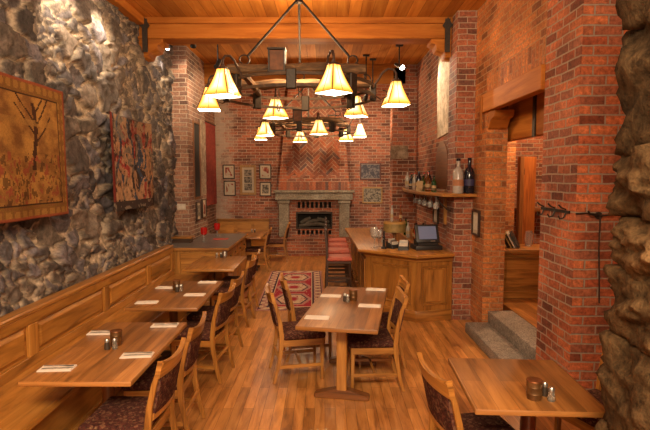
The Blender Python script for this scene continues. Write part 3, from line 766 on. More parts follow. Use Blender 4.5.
naps = [(-1.74, 3.16, 4, 'near wall-side corner of the nearest bench table'), (-1.31, 3.40, 6, 'near aisle-side corner of the nearest bench table'),
        (-1.775, 3.90, 3, 'far wall-side corner of the nearest bench table'), (-1.34, 4.10, 3, 'far aisle-side corner of the nearest bench table'),
        (-1.76, 4.86, 3, 'near wall-side corner of the second bench table'), (-1.37, 5.18, 0, 'near aisle-side corner of the second bench table'),
        (-1.78, 5.52, 0, 'far wall-side corner of the second bench table'), (-1.38, 5.80, 0, 'far aisle-side corner of the second bench table'),
        (-0.07, 4.33, -8, 'near left corner of the middle table'), (0.06, 5.13, -8, 'far left side of the middle table'),
        (0.43, 4.73, -10, 'right side of the middle table, nearer the viewer'), (0.56, 5.42, -10, 'far right corner of the middle table')]
for i, (x, y, a, w) in enumerate(naps):
    napkin(x, y, a, 'white folded napkin at the ' + w)
    if i < 4:
        knife(x + 0.01, y - 0.02, a + 3, 'steel knife on the napkin at the ' + w); fork(x - 0.005, y + 0.022, a - 3, 'steel fork on the napkin at the ' + w)

# red goblets on the granite
def goblet(x, y, label):
    t = thing('red_goblet', label, 'goblet', (x, y, 0.87), 0, 'red goblets on the granite counter')
    MB().lathe([(0.045, 0), (0.042, 0.006), (0.009, 0.014), (0.008, 0.06), (0.02, 0.075), (0.008, 0.085), (0.008, 0.10), (0.022, 0.108)], 16).build('stem', M['clear'], t)
    MB().lathe([(0.02, 0.105), (0.05, 0.125), (0.058, 0.18), (0.055, 0.24), (0.05, 0.24), (0.05, 0.18), (0.04, 0.13), (0, 0.12)], 18).build('bowl', M['red_glass'], t)
goblet(-2.10, 8.62, 'red glass goblet on granite counter, nearer the brick pier'); goblet(-2.04, 9.40, 'red glass goblet on granite counter, farther back')
o = MB().box(-0.13, 0.13, -0.08, 0.08, 0, 0.006, 0.002).build('red_patch', M['red_patch']); o.location = (-1.87, 8.92, 0.87)  # thin flat red piece on the granite
tag(o, 'flat red patch on the granite counter', 'card')

# ------------------------------------------------------------------ rug and tapestries: woven grids
def grid_cloth(name, nu, nv, pos, colf, mat, parent=None, thick=None):
    vs, fs, cs = [], [], []
    for i in range(nu + 1):
        for k in range(nv + 1): vs.append(pos(i / nu, k / nv))
    for i in range(nu):
        for k in range(nv):
            a = i * (nv + 1) + k; fs.append((a, a + nv + 1, a + nv + 2, a + 1)); cs.append(colf((i + .5) / nu, (k + .5) / nv))
    me = bpy.data.meshes.new(name); me.from_pydata(vs, [], fs)
    at = me.color_attributes.new('Col', 'FLOAT_COLOR', 'CORNER')
    at.data.foreach_set('color', [x for c in cs for _ in range(4) for x in (c[0], c[1], c[2], 1.0)])
    me.materials.append(mat); me.polygons.foreach_set('use_smooth', [True] * len(fs))
    o = bpy.data.objects.new(name, me); COL.objects.link(o)
    if parent: o.parent = parent
    if thick:
        md = o.modifiers.new('thick', 'SOLIDIFY'); md.thickness = thick; md.offset = 0
    return o
M['rug'] = vcol('rug', 0.95, 120, 0.25, 0.3, 0.004, 0.1)
M['tap'] = vcol('tap', 0.95, 90, 0.3, 0.4, 0.004, 0.1)
def rugc(u, v):
    red = (0.34, 0.03, 0.045); cream = (0.55, 0.40, 0.27); dk = (0.055, 0.03, 0.05); pink = (0.42, 0.21, 0.17)
    x = u * 1.05; y = v * 3.1; e = min(x, 1.05 - x, y, 3.1 - y)
    z1 = noise.cell(Vector((x * 30, y * 30, 0)))
    if e < 0.025: return pink
    if e < 0.05: return dk
    if e < 0.17:                       # main border with hooked motif
        s = (x + y) if e in (x, 1.05 - x) else (x - y)
        t = math.sin(s * 28) + math.sin((x - y) * 28)
        return cream if t > 0.2 else (dk if t < -1.5 else pink)
    if e < 0.19: return dk
    if e < 0.215: return cream
    cx, cy = abs(x - 0.525), (y - 0.25) % 0.87 - 0.435   # stepped medallions down the field
    q = math.floor(max(cx + abs(cy) * 0.35, abs(cy) * 0.85) * 34) / 34
    if q < 0.06: return red
    if q < 0.10: return pink
    if q < 0.23: return red if noise.noise(Vector((x * 24, y * 24, 2))) > 0.3 else cream
    if q < 0.25: return dk
    if q < 0.31: return pink
    if noise.noise(Vector((x * 26, y * 26, 5))) > 0.5: return cream
    return red
rug = grid_cloth('rug', 70, 200, lambda u, v: (-0.525 + 1.05 * u, -1.55 + 3.1 * v, 0.006), rugc, M['rug'])
rug.location = (-0.56, 8.86, 0); rug.rotation_euler = (0, 0, R(1.5))
tag(rug, 'red oriental rug with cream medallions on the oak floor', 'rug')
md = rug.modifiers.new('t', 'SOLIDIFY'); md.thickness = 0.005; md.offset = 0

def tap1(u, v):            # golden verdure with a bare tree and small figures
    y = v; gold = Vector((0.36, 0.18, 0.046)); dk = Vector((0.05, 0.022, 0.012)); red = Vector((0.24, 0.065, 0.03)); br = Vector((0.18, 0.08, 0.025))
    eu = min(u, 1 - u) * 1.45; ev = min(v, 1 - v) * 1.14; e = min(eu, ev)
    if e < 0.02: return red
    if e < 0.11:
        t = math.sin(u * 46) * math.sin(v * 38)
        return gold * 0.75 if abs(t) > 0.45 else (br if t > 0 else gold * 0.5)
    if e < 0.125: return dk
    c = gold.copy()
    n = noise.fractal(Vector((u * 9, v * 9, 1)), 0.8, 2, 4)
    c = c.lerp(br, min(1, max(0, 0.45 + n)))
    # trunk and branches
    tu = 0.66 + 0.012 * math.sin(v * 12)
    if abs(u - tu) < 0.012 + 0.008 * (1 - v) and 0.36 < v < 0.84: c = dk.copy()
    for k, (v0, s) in enumerate(((0.55, 1), (0.6, -1), (0.68, 1), (0.7, -1), (0.76, 1))):
        d = v - v0
        if 0 < d < 0.22 and abs(u - tu - s * d * 0.75) < 0.008: c = dk.copy()
    if v < 0.48:
        m = noise.fractal(Vector((u * 26, v * 13, 4)), 0.8, 2, 4)
        if m > 0.30: c = red.copy()
        elif m < -0.28: c = c.lerp(dk, 0.7)
    if 0.68 < v < 0.72 and n > -0.1: c = c.lerp(Vector((0.3, 0.16, 0.045)), 0.6)
    return c
def tap2(u, v):            # crowded red, blue and tan figures
    rd = Vector((0.28, 0.05, 0.038)); bl = Vector((0.05, 0.065, 0.095)); tan = Vector((0.33, 0.19, 0.105)); dk = Vector((0.045, 0.03, 0.026)); gr = Vector((0.17, 0.13, 0.095))
    if v < 0.10: return dk if noise.noise(Vector((u * 20, v * 20, 0))) < 0.3 else gr
    if u < 0.035: return rd * 0.5
    k = noise.cell(Vector((u * 15 + noise.noise(Vector((u * 5, v * 5, 3))) * 2, v * 6 + noise.noise(Vector((u * 6, v * 4, 9))) * 1.5, 1)))
    c = [tan, rd, gr, bl, tan, rd * 0.8, dk, tan][int(abs(k) * 7.99) % 8].copy()
    n = noise.fractal(Vector((u * 22, v * 16, 2)), 0.8, 2, 4)
    c = c * (1 + 0.6 * n)
    if n > 0.45: c = tan * 1.3
    if n < -0.45: c = dk.copy()
    if v > 0.72 and n > 0: c = c.lerp(gr, 0.5)
    return Vector((max(.01, c.x), max(.01, c.y), max(.01, c.z)))
def tapestry(y0, y1, z0, z1, colf, label, sag):
    t = thing('tapestry', label, 'tapestry', (-2.47, (y0 + y1) / 2, (z0 + z1) / 2), 0, 'tapestries on the stone wall')
    L, H = y1 - y0, z1 - z0
    grid_cloth('woven_panel', 110, 90, lambda u, v: (0.012 * math.sin(u * 17 + v * 2) * (1 - v * 0.6) + 0.02 * (1 - v), (u - .5) * L, (v - .5) * H + sag * (4 * (u - .5) ** 2 - 1) * 0.03 * v), colf, M['tap'], t, 0.008)
    MB().tube([(-0.012, -L / 2 - 0.03, H / 2 - 0.02), (-0.012, L / 2 + 0.03, H / 2 - 0.02)], 0.012, 8).build('hanging_rod', M['frame_dark'], t)
tapestry(3.3, 4.78, 1.64, 2.79, tap1, 'golden tapestry with a bare tree, nearer one on the stone wall', 0)
tapestry(5.80, 7.18, 1.58, 2.74, tap2, 'red and blue figured tapestry, farther one on the stone wall', 1)

# ------------------------------------------------------------------ bar
bar = thing('bar_counter', 'angled oak bar with panelled front at the right pilaster', 'bar', (1.1, 8.4, 0))
T3 = lambda pts: [(x - 1.1, y - 8.4) for x, y in pts]
top = T3([(1.765, 6.72), (1.22, 6.55), (0.48, 7.15), (0.40, 10.05), (0.98, 10.05), (1.0, 7.72), (1.38, 7.42), (1.765, 7.42)])
MB().prism(top, 'z', 0.905, 0.955, 0.014, 2).build('top', M['oak'], bar, grain='y')
body = [(1.765, 6.86), (1.25, 6.74), (0.60, 7.27), (0.54, 10.05), (0.92, 10.05), (0.94, 7.76), (1.36, 7.36), (1.765, 7.36)]
MB().prism(T3(body), 'z', 0.0, 0.905).build('carcass', M['bar_wood'], bar, grain='z')
MB().prism(T3([(1.765, 6.835), (1.243, 6.713), (0.578, 7.255), (0.518, 10.05), (0.6, 10.05), (0.66, 7.3), (1.26, 6.8), (1.765, 6.9)]), 'z', 0.0, 0.15, 0.006).build('plinth', M['bar_wood'], bar, grain='x')
MB().prism(T3([(1.765, 6.83), (1.243, 6.708), (0.575, 7.25), (0.515, 10.05), (0.6, 10.05), (0.66, 7.3), (1.26, 6.8), (1.765, 6.9)]), 'z', 0.83, 0.905, 0.006).build('frieze', M['bar_wood'], bar, grain='x')
def bar_panel(p, q, a, b2, z0=0.22, z1=0.77):
    p = Vector((p[0] - 1.1, p[1] - 8.4, 0)); q = Vector((q[0] - 1.1, q[1] - 8.4, 0)); d = (q - p); L = d.length; d.normalize()
    nrm = Vector((d.y, -d.x, 0))
    if nrm.y > 0 and abs(nrm.y) > abs(nrm.x) or (abs(nrm.x) >= abs(nrm.y) and nrm.x > 0): nrm = -nrm
    mt = Matrix(((d.x, nrm.x, 0, p.x), (d.y, nrm.y, 0, p.y), (0, 0, 1, 0), (0, 0, 0, 1)))
    x0, x1 = a * L, b2 * L
    mb = MB()
    w = 0.028
    for A in ((x0, x1, z0, z0 + w), (x0, x1, z1 - w, z1), (x0, x0 + w, z0 + w, z1 - w), (x1 - w, x1, z0 + w, z1 - w)):
        mb.box(A[0], A[1], -0.002, 0.016, A[2], A[3], 0.004, 1, mt)
    o = mb.build('panel_moulding', M['bar_wood'], bar, grain='z')
    MB().box(x0 + w + 0.02, x1 - w - 0.02, -0.002, 0.012, z0 + w + 0.02, z1 - w - 0.02, 0.008, 1, mt).build('raised_panel', M['bar_wood'], bar, grain='z')
bar_panel((1.25, 6.74), (1.765, 6.86), 0.14, 0.88)
bar_panel((0.60, 7.27), (1.25, 6.74), 0.12, 0.90)
for k in range(4): bar_panel((0.54, 10.05), (0.60, 7.27), 0.02 + k * 0.245, 0.235 + k * 0.245)
MB().tube([(0.475 - 1.1, 10.0 - 8.4, 0.2), (0.50 - 1.1, 7.45 - 8.4, 0.2)], 0.018, 10).build('foot_rail', M['copper'], bar)
for y in (7.5, 8.4, 9.3): MB().tube([(0.49 - 1.1, y - 8.4, 0.2), (0.58 - 1.1, y - 8.4, 0.2)], 0.012, 8).build('rail_bracket', M['copper'], bar)

# stools: back turned to the room, seat to the bar
def make_stool(label, loc):
    t = thing('bar_stool', label, 'bar stool', loc, 0, 'red seated stools along the bar')
    MB().box(-0.19, 0.20, -0.19, 0.19, 0.70, 0.765, 0.026, 3).build('seat', M['red_seat'], t, 60)
    mb = MB(); mb.box(-0.185, 0.185, -0.185, 0.185, 0.665, 0.70, 0.006); mb.build('seat_frame', M['stool_wood'], t)
    for sx, sy in ((1, 1), (1, -1)):
        MB().tube([(sx * 0.165, sy * 0.16, 0.67), (sx * 0.19, sy * 0.18, 0)], [0.02, 0.016], 8).build('leg', M['stool_wood'], t)
    for sy in (-1, 1):
        cl = [(-0.21, 0.0, .034), (-0.185, 0.35, .036), (-0.18, 0.70, .04), (-0.19, 0.95, .034), (-0.215, 1.19, .03)]
        poly = [(y - w / 2, z) for y, z, w in cl] + [(y + w / 2, z) for y, z, w in reversed(cl)]
        MB().prism(poly, 'y', sy * 0.17 - 0.016, sy * 0.17 + 0.016, 0.004).build('leg', M['stool_wood'], t)
    for z0, z1 in ((1.08, 1.17), (0.90, 0.96)):
        MB().box(-0.215 if z0 > 1 else -0.20, -0.19 if z0 > 1 else -0.18, -0.155, 0.155, z0, z1, 0.004).build('back_rail', M['stool_wood'], t)
    for z in (0.22, 0.42):
        for s in (-1, 1): MB().box(-0.19, 0.175, s * 0.17 - 0.01, s * 0.17 + 0.01, z, z + 0.028, 0.003).build('stretcher', M['stool_wood'], t)
        for s in (-1, 1): MB().box(s * 0.178 - 0.01, s * 0.178 + 0.01, -0.165, 0.165, z + 0.03, z + 0.055, 0.003).build('stretcher', M['stool_wood'], t)
    return t
S0 = make_stool('dark bar stool with red seat, nearest of the line at the bar', (0.215, 7.72, 0))
for y, lab in ((8.45, 'dark bar stool with red seat, second from the front at the bar'), (9.10, 'dark bar stool with red seat, third from the front at the bar'),
               (9.78, 'dark bar stool with red seat, last and nearest the fireplace')):
    dup(S0, (0.215 + (y - 7.72) * 0.005, y, 0), None, lab)

# point of sale terminal
BZ = 0.955
p = thing('till_terminal', 'black touchscreen till on the bar top beside the pilaster', 'till', (1.46, 7.12, BZ), R(8)); p.scale = (0.84, 0.84, 0.92)
MB().box(-0.24, 0.22, -0.17, 0.19, 0, 0.07, 0.012, 2).build('cash_drawer', M['black'], p)
MB().prism([(-0.14, 0.07), (0.14, 0.07), (0.13, 0.15), (-0.02, 0.19)], 'x', -0.19, 0.17, 0.008).build('stand', M['black'], p)
mt = Matrix.Translation((0, -0.03, 0.24)) @ Matrix.Rotation(R(-24), 4, 'X')
o = MB().box(-0.215, 0.195, -0.03, 0.03, -0.145, 0.15, 0.014, 2, mt).build('monitor', M['black'], p)
MB().box(-0.165, 0.145, -0.035, -0.029, -0.095, 0.115, 0.002, 1, mt).build('display', M['screen'], o)
MB().box(0.03, 0.11, -0.035, -0.029, -0.135, -0.118, 0.002, 1, mt).build('badge', M['steel'], o)
# drum on its post
d = thing('wooden_drum', 'round olive wooden drum on a short post on the bar', 'drum', (1.06, 7.58, BZ))
MB().lathe([(0.09, 0), (0.09, 0.015), (0.03, 0.025), (0.028, 0.20)], 16).build('post', M['oak_dark'], d)
MB().lathe([(0.16, 0.195), (0.17, 0.20), (0.17, 0.345), (0.163, 0.35), (0, 0.35)], 28).build('drum', M['olive'], d)
MB().lathe([(0.173, 0.325), (0.173, 0.345), (0.165, 0.355), (0, 0.355)], 28).build('lid', M['frame_oak'], d)
# stack of stemmed glasses
def wine_glass(x, y, z, label, s=1.0, flip=False, group='wine glasses'):
    t = thing('wine_glass', label, 'glass', (x, y, z), 0, group)
    MB().lathe([(0.035 * s, 0), (0.03 * s, 0.005), (0.005 * s, 0.01), (0.005 * s, 0.08 * s), (0.012 * s, 0.09 * s)], 14).build('stem', M['clear'], t)
    MB().lathe([(0.01 * s, 0.088 * s), (0.036 * s, 0.11 * s), (0.042 * s, 0.15 * s), (0.034 * s, 0.19 * s), (0.032 * s, 0.19 * s), (0.039 * s, 0.15 * s), (0.033 * s, 0.112 * s), (0, 0.093 * s)], 16).build('bowl', M['clear'], t)
    if flip: t.rotation_euler = (PI, 0, 0)
    return t
wine_glass(0.72, 7.24, BZ, 'tall clear goblet at the outer corner of the bar top', 1.55, group='glasses standing on the bar')
wine_glass(0.80, 7.36, BZ, 'clear goblet behind the tall one at the bar corner', 1.35, group='glasses standing on the bar')
# beer tap
tp = thing('beer_tap', 'black beer tap beside the menu caddies on the bar', 'tap', (0.85, 7.17, BZ))
MB().lathe([(0.04, 0), (0.04, 0.02), (0.018, 0.03), (0.018, 0.15), (0.025, 0.17), (0.012, 0.18), (0.018, 0.25), (0.0, 0.26)], 14).build('column', M['black'], tp)
MB().tube([(0, 0, 0.14), (-0.03, -0.05, 0.145), (-0.035, -0.075, 0.10)], 0.009, 8).build('spout', M['steel'], tp)
# caddies
for x, y, a, lab in ((0.99, 7.21, 35, 'grey slanted menu caddy next to the beer tap'), (1.115, 7.04, -12, 'grey boxy caddy of papers between tap and till')):
    c = thing('menu_caddy', lab, 'caddy', (x, y, BZ), R(a), 'caddies on the bar')
    MB().prism([(-0.07, 0), (0.07, 0), (0.08, 0.10), (-0.05, 0.055)], 'x', -0.075, 0.075, 0.004).build('tray', M['black'], c)
    for k in range(3):
        MB().box(-0.06, 0.06, -0.045 + k * 0.035, -0.03 + k * 0.035, 0.05, 0.10 + k * 0.018, 0.002).build('card', M['switch' if k != 1 else 'steel'], c)

# bottles
def bottle(x, y, z, label, mat, h=0.30, r=0.036, lab='label', cap='b_dark', group='bottles on the wall shelf'):
    t = thing('bottle', label, 'bottle', (x, y, z), 0, group)
    MB().lathe([(r * 0.9, 0), (r, 0.01), (r, h * 0.58), (r * 0.75, h * 0.68), (r * 0.36, h * 0.76), (r * 0.34, h * 0.93)], 14).build('body', M[mat], t)
    MB().lathe([(r * 0.4, h * 0.93), (r * 0.4, h), (0, h)], 10).build('cap', M[cap], t)
    MB().lathe([(r * 1.02, h * 0.22), (r * 1.02, h * 0.40)], 14).build('paper_label', M[lab], t)
    return t
# wall shelf with bow front
sf = thing('wall_shelf', 'long bowed oak bottle shelf on the wall above the bar', 'shelf', (1.70, 7.9, 1.72))
pts = [(0.12, -1.22), (-0.02, -1.24)] + [(-0.12 - 0.17 * math.sin(PI * k / 10) - 0.03 * k / 10, -1.2 + 3.3 * k / 10) for k in range(11)] + [(0.12, 2.1)]
pts = [(0.33, -1.24), (-0.13, -1.24)] + pts[2:-1] + [(0.125, 2.1), (0.125, -0.655), (0.065, -0.655), (0.065, -1.055), (0.33, -1.055)]
MB().prism(pts, 'z', 0, 0.045, 0.008).build('board', M['oak'], sf, grain='y')
for k in range(1, 11):
    a = pts[1 + k]
    if k in (2, 5, 8):
        MB().tube([(0.12, a[1], -0.22), (0.02, a[1], -0.19), (-0.08, a[1], -0.10), (-0.12, a[1], 0)], 0.012, 8).build('bracket', M['iron'], sf)
MB().tube([(a[0] + 0.02, a[1], 0.085) for a in pts[1:13]], 0.006, 6).build('guard_rail', M['copper'], sf)
MB().box(0.04, 0.1, -0.62, -0.54, -0.42, -0.04, 0.006).build('post_bracket', M['oak'], sf)
SZ = 1.765
bt = [(1.79, 6.74, 'b_white', 0.47, 0.072, 'label_orange', 'big clear white magnum bottle on shelf in front of the pilaster'),
      (1.94, 6.74, 'b_dark', 0.48, 0.068, 'label_blue', 'big black magnum bottle with blue label at the shelf end')]
for x, y, mt, h, r, lb_, lab in bt: bottle(x, y, SZ, lab, mt, h, r, lb_)
names = ['green glass bottle', 'amber spirit bottle', 'dark slim bottle', 'green tall bottle', 'amber squat bottle', 'dark bottle with tan label', 'green bottle with tan label', 'pale bottle', 'amber bottle', 'dark bottle', 'green bottle', 'pale squat bottle']
place_ = ['nearest the big magnums', 'second from the magnums', 'third from the magnums', 'fourth from the magnums', 'fifth from the magnums', 'sixth from the magnums', 'seventh from the magnums',
          'eighth from the magnums', 'ninth from the magnums', 'tenth from the magnums', 'second from the far end', 'at the far end']
for i in range(12):
    mt = ['b_green', 'b_amber', 'b_dark', 'b_green', 'b_amber', 'b_dark', 'b_green', 'b_white', 'b_amber', 'b_dark', 'b_green', 'b_white'][i]
    bottle(1.62 - 0.05 * (i % 2), 7.45 + i * 0.19, SZ, names[i] + ' on the wall shelf, ' + place_[i], mt, 0.24 + 0.05 * ((i * 7) % 3), 0.036 + 0.006 * (i % 3), 'label', ['b_dark', 'b_red', 'copper'][i % 3])
o = MB().box(-0.005, 0.005, -0.055, 0.055, 0, 0.16, 0.002).build('menu_card', M['label']); o.location = (1.45, 7.72, SZ + 0.002); o.rotation_euler = (0, R(12), R(50))
tag(o, 'tan card leaning among bottles on the wall shelf', 'card')
for k in range(9):
    y = 7.02 + k * 0.2
    wine_glass(1.62 + (0.0 if k % 2 else -0.06), y, 1.718, 'clear wine glass hanging upside down under the shelf, %s from the pilaster' % ['first', 'second', 'third', 'fourth', 'fifth', 'sixth', 'seventh', 'eighth', 'ninth'][k], 0.95, True, 'hanging glasses')
# back bar ledge with bottles
bl = thing('back_bar', 'low oak back bar cabinet behind the bar', 'cabinet', (1.62, 8.7, 0))
MB().box(-0.19, 0.20, -1.0, 1.3, 0, 0.90).build('carcass', M['bar_wood'], bl, grain='z')
MB().box(-0.22, 0.20, -1.02, 1.32, 0.90, 0.94, 0.008).build('top', M['oak'], bl, grain='y')
for x, y, mt, h, lab in ((1.48, 8.05, 'b_red', 0.30, 'red capped bottle on the back bar, tallest'), (1.50, 8.3, 'b_amber', 0.27, 'amber bottle on the back bar by the red one'),
                        (1.55, 7.85, 'b_dark', 0.32, 'dark bottle on the back bar nearest the till'), (1.46, 9.0, 'b_green', 0.30, 'green bottle at the middle of the back bar'), (1.44, 8.62, 'b_white', 0.28, 'pale bottle on the back bar beside the amber one')):
    bottle(x, y, 0.94, lab, mt, h, 0.038, group='bottles on the back bar')
bottle(1.02, 7.60, BZ + 0.355, 'slim pale bottle with tall red cap on top of the drum', 'b_white', 0.27, 0.024, 'label', 'b_red', group='bottles on the drum')
bottle(1.15, 7.58, BZ + 0.355, 'slim amber bottle with red cap on top of the drum', 'b_amber', 0.25, 0.022, 'label', 'b_red', group='bottles on the drum')

# ------------------------------------------------------------------ fireplace
fp = thing('fireplace', 'brick fireplace with grey stone mantel on the back wall', 'fireplace', (-0.275, 13.05, 0))
FX = 0.275; FY = 13.05
def fb(x0, x1, y0, y1, z0, z1, bev=0.0): return MB().box(x0 + FX, x1 + FX, y0 - FY, y1 - FY, z0, z1, bev)
fb(-1.22, 0.67, 12.42, 13.05, 0.0, 0.43, 0.006).build('hearth', M['brick'], fp, grain='wall')
fb(-1.24, 0.69, 12.40, 13.05, 0.43, 0.46, 0.006).build('hearth_slab', M['brick'], fp, grain='x')
fb(-1.25, 0.70, 12.52, 13.05, 1.40, 1.58, 0.01).build('mantel_lintel', M['mantel'], fp)
fb(-1.29, 0.74, 12.47, 13.05, 1.58, 1.64, 0.012).build('mantel_shelf', M['mantel'], fp)
for x0 in (-1.17, 0.36):
    fb(x0, x0 + 0.26, 12.58, 13.05, 0.46, 1.40, 0.01).build('mantel_leg', M['mantel'], fp)
    fb(x0 - 0.03, x0 + 0.29, 12.55, 13.05, 1.30, 1.40, 0.02).build('leg_capital', M['mantel'], fp)
sur = MB()
def sb(x0, x1, z0, z1, y0=12.72): sur.box(x0 + FX, x1 + FX, y0 - FY, 13.05 - FY, z0, z1)
sb(-0.91, -0.74, 0.46, 1.40); sb(0.19, 0.36, 0.46, 1.40); sb(-0.74, 0.19, 1.08, 1.18); sb(-0.74, 0.19, 0.62, 0.66); sb(-0.74, 0.19, 1.34, 1.40)
sb(-0.74, 0.19, 0.46, 0.50)
for k in range(9):
    x = -0.74 + k * 0.1125; sb(x, x + 0.04, 1.18, 1.34); sb(x, x + 0.04, 0.50, 0.62)
sur.build('brick_surround', M['brick'], fp, grain='wall')
fb(-0.74, 0.19, 12.95, 13.05, 0.46, 1.40).build('firebox', M['soot'], fp)
fr = MB(); fr.box(-0.74 + FX, 0.19 + FX, 12.70 - FY, 12.74 - FY, 1.04, 1.09); fr.box(-0.74 + FX, 0.19 + FX, 12.70 - FY, 12.74 - FY, 0.655, 0.69)
for x in (-0.74, 0.155): fr.box(x + FX, x + 0.035 + FX, 12.70 - FY, 12.74 - FY, 0.69, 1.04)
fr.build('firebox_frame', M['iron'], fp)
for k, (x, z, a, l) in enumerate(((-0.42, 0.74, 0.1, 0.25), (-0.12, 0.75, -0.15, 0.24), (-0.27, 0.84, 0.2, 0.22), (-0.05, 0.86, -0.3, 0.16), (-0.5, 0.86, 0.5, 0.14))):
    dx, dz = math.cos(a) * l, math.sin(a) * l
    MB().tube([(x - dx + FX, 12.85 - FY, z - dz), (x + FX, 12.83 - FY, z + 0.01), (x + dx + FX, 12.86 - FY, z + dz)], [0.045, 0.055, 0.04], 9).build('log', M['ash'], fp)
# tapering chimney breast with herringbone tiles and a soldier course over the mantel
hd = MB()
v = [(-1.19, 12.74, 1.64), (0.64, 12.74, 1.64), (0.30, 12.74, 4.95), (-0.85, 12.74, 4.95), (-1.19, 13.05, 1.64), (0.64, 13.05, 1.64), (0.30, 13.05, 4.95), (-0.85, 13.05, 4.95)]
hd._add([(x + FX, y - FY, z) for x, y, z in v], [(0, 1, 2, 3), (7, 6, 5, 4), (0, 4, 5, 1), (1, 5, 6, 2), (2, 6, 7, 3), (3, 7, 4, 0)])
hd.build('chimney_breast', M['brick'], fp, grain='wall')
m, nt, b = new_mat('herringbone')
geo = nt.nodes.new('ShaderNodeNewGeometry')
tc = nt.nodes.new('ShaderNodeTexCoord'); n = N(nt, 'ShaderNodeTexNoise', Scale=24.0, Detail=5.0); nt.links.new(tc.outputs['Object'], n.inputs['Vector'])
cc = ramp(nt, geo.outputs['Random Per Island'], [(0.0, (0.16, 0.05, 0.03)), (0.4, (0.36, 0.10, 0.042)), (0.75, (0.25, 0.095, 0.055)), (1.0, (0.10, 0.055, 0.05))])
nt.links.new(mixc(nt, 1.0, cc, ramp(nt, n.outputs['Fac'], [(0.3, (0.7,) * 3), (0.7, (1.2,) * 3)]), 'MULTIPLY'), b.inputs['Base Color']); b.inputs['Roughness'].default_value = 0.8
hb = MB(); W, L = 0.078, 0.234
cx0 = -0.275
M['grout'] = granite('grout', (0.3, 0.2, 0.13), (0.42, 0.3, 0.2), (0.5, 0.37, 0.26), 20, 0.9)
for i in range(-70, 70):
    for k in range(-16, 16):
        for ori in (0, 1):
            # herringbone lattice in the tile frame, then turned 45 degrees
            bx_ = i * W + k * L; by_ = i * W - k * L
            if ori == 0: x0, y0, x1, y1 = bx_, by_, bx_ + L, by_ + W
            else: x0, y0, x1, y1 = bx_ + L, by_ - (L - W), bx_ + L + W, by_ + W
            mx, my = (x0 + x1) / 2, (y0 + y1) / 2
            c45 = math.sqrt(0.5)
            wx, wz = (mx - my) * c45 + cx0, (mx + my) * c45 + 3.0
            half = (0.83 - (wz - 1.64) * 0.1) - 0.02
            if not (1.99 < wz < 4.8 and abs(wx - cx0) < half - 0.13): continue
            g = 0.0065
            q = [(x0 + g, y0 + g), (x1 - g, y0 + g), (x1 - g, y1 - g), (x0 + g, y1 - g)]
            hb.prism([((a - b2) * c45 + cx0 + FX, (a + b2) * c45 + 3.0) for a, b2 in q], 'y', 12.722 - FY, 12.741 - FY)
MB().prism([(-0.58 + cx0 + FX, 2.11), (0.58 + cx0 + FX, 2.11), (0.33 + cx0 + FX, 4.7), (-0.33 + cx0 + FX, 4.7)], 'y', 12.735 - FY, 12.742 - FY).build('grout_bed', M['grout'], fp, 0)
hb.build('herringbone_tiles', m, fp, 0)
so = MB()
for k in range(21):
    x = -1.13 + k * 0.0815; so.box(x + FX, x + 0.07 + FX, 12.715 - FY, 12.745 - FY, 1.645, 1.85)
so.build('soldier_course', m, fp, 0)

# ------------------------------------------------------------------ pictures and wall things
def picture(x, z, w, h, label, frame='frame_dark', artm='art_red', fw=0.025, matw=0.04, nart=1, rot=None, loc=None, group='framed pictures'):
    t = thing('framed_picture', label, 'picture', loc or (x, 13.05, z), rot or 0, group)
    fr = MB(); d0, d1 = -0.035, -0.002
    for A in ((-w / 2, w / 2, -h / 2, -h / 2 + fw), (-w / 2, w / 2, h / 2 - fw, h / 2), (-w / 2, -w / 2 + fw, -h / 2 + fw, h / 2 - fw), (w / 2 - fw, w / 2, -h / 2 + fw, h / 2 - fw)):
        fr.box(A[0], A[1], d0, d1, A[2], A[3], 0.003)
    fr.build('frame', M[frame], t)
    MB().box(-w / 2 + fw, w / 2 - fw, -0.018, -0.004, -h / 2 + fw, h / 2 - fw).build('mat_board', M['mat'], t)
    iw, ih = w - 2 * fw - 2 * matw, (h - 2 * fw - 2 * matw)
    for k in range(nart):
        hh = ih / nart
        MB().box(-iw / 2, iw / 2, -0.022, -0.018, -ih / 2 + k * hh + 0.008, -ih / 2 + (k + 1) * hh - 0.008).build('print', M[artm], t)
    return t
picture(-2.50, 2.11, 0.31, 0.37, 'dark framed red print, upper left of the group on back wall')
picture(-2.48, 1.68, 0.31, 0.39, 'dark framed red print, lower left of the group on back wall')
picture(-2.00, 1.895, 0.42, 0.77, 'tall wide oak frame holding three grey photographs', 'frame_oak', 'art_grey', 0.06, 0.05, 3)
picture(-1.55, 2.11, 0.31, 0.38, 'dark framed red print, upper right of the group beside the chimney')
picture(-1.55, 1.66, 0.30, 0.37, 'dark framed grey print, lower right of the group beside the chimney', artm='art_grey')
picture(1.18, 2.12, 0.55, 0.44, 'red framed dark photograph above the grey one right of fireplace', 'frame_red', 'art_blue', 0.035, 0.0)
picture(1.235, 1.50, 0.52, 0.42, 'brown framed grey group photograph right of fireplace', 'frame_oak', 'art_grey', 0.03, 0.0)
picture(0, 0, 0.30, 0.34, 'small framed notice on the right brick wall before the opening', artm='paper', rot=R(-90), loc=(2.03, 6.64, 1.38))
picture(0, 0, 0.30, 0.34, 'small framed print on the left brick pier, nearer one', artm='art_grey', rot=R(90), loc=(-2.35, 9.20, 1.36), fw=0.02)
picture(0, 0, 0.30, 0.36, 'small framed print on the left brick pier, farther one', artm='art_red', rot=R(90), loc=(-2.35, 9.62, 1.38), fw=0.02)
picture(1.30, 1.25, 0.34, 0.26, 'pale framed sheet on the wall behind the bar under the shelf', 'frame_dark', 'paper', 0.02, 0.02, rot=R(-90), loc=(1.83, 8.15, 1.36))
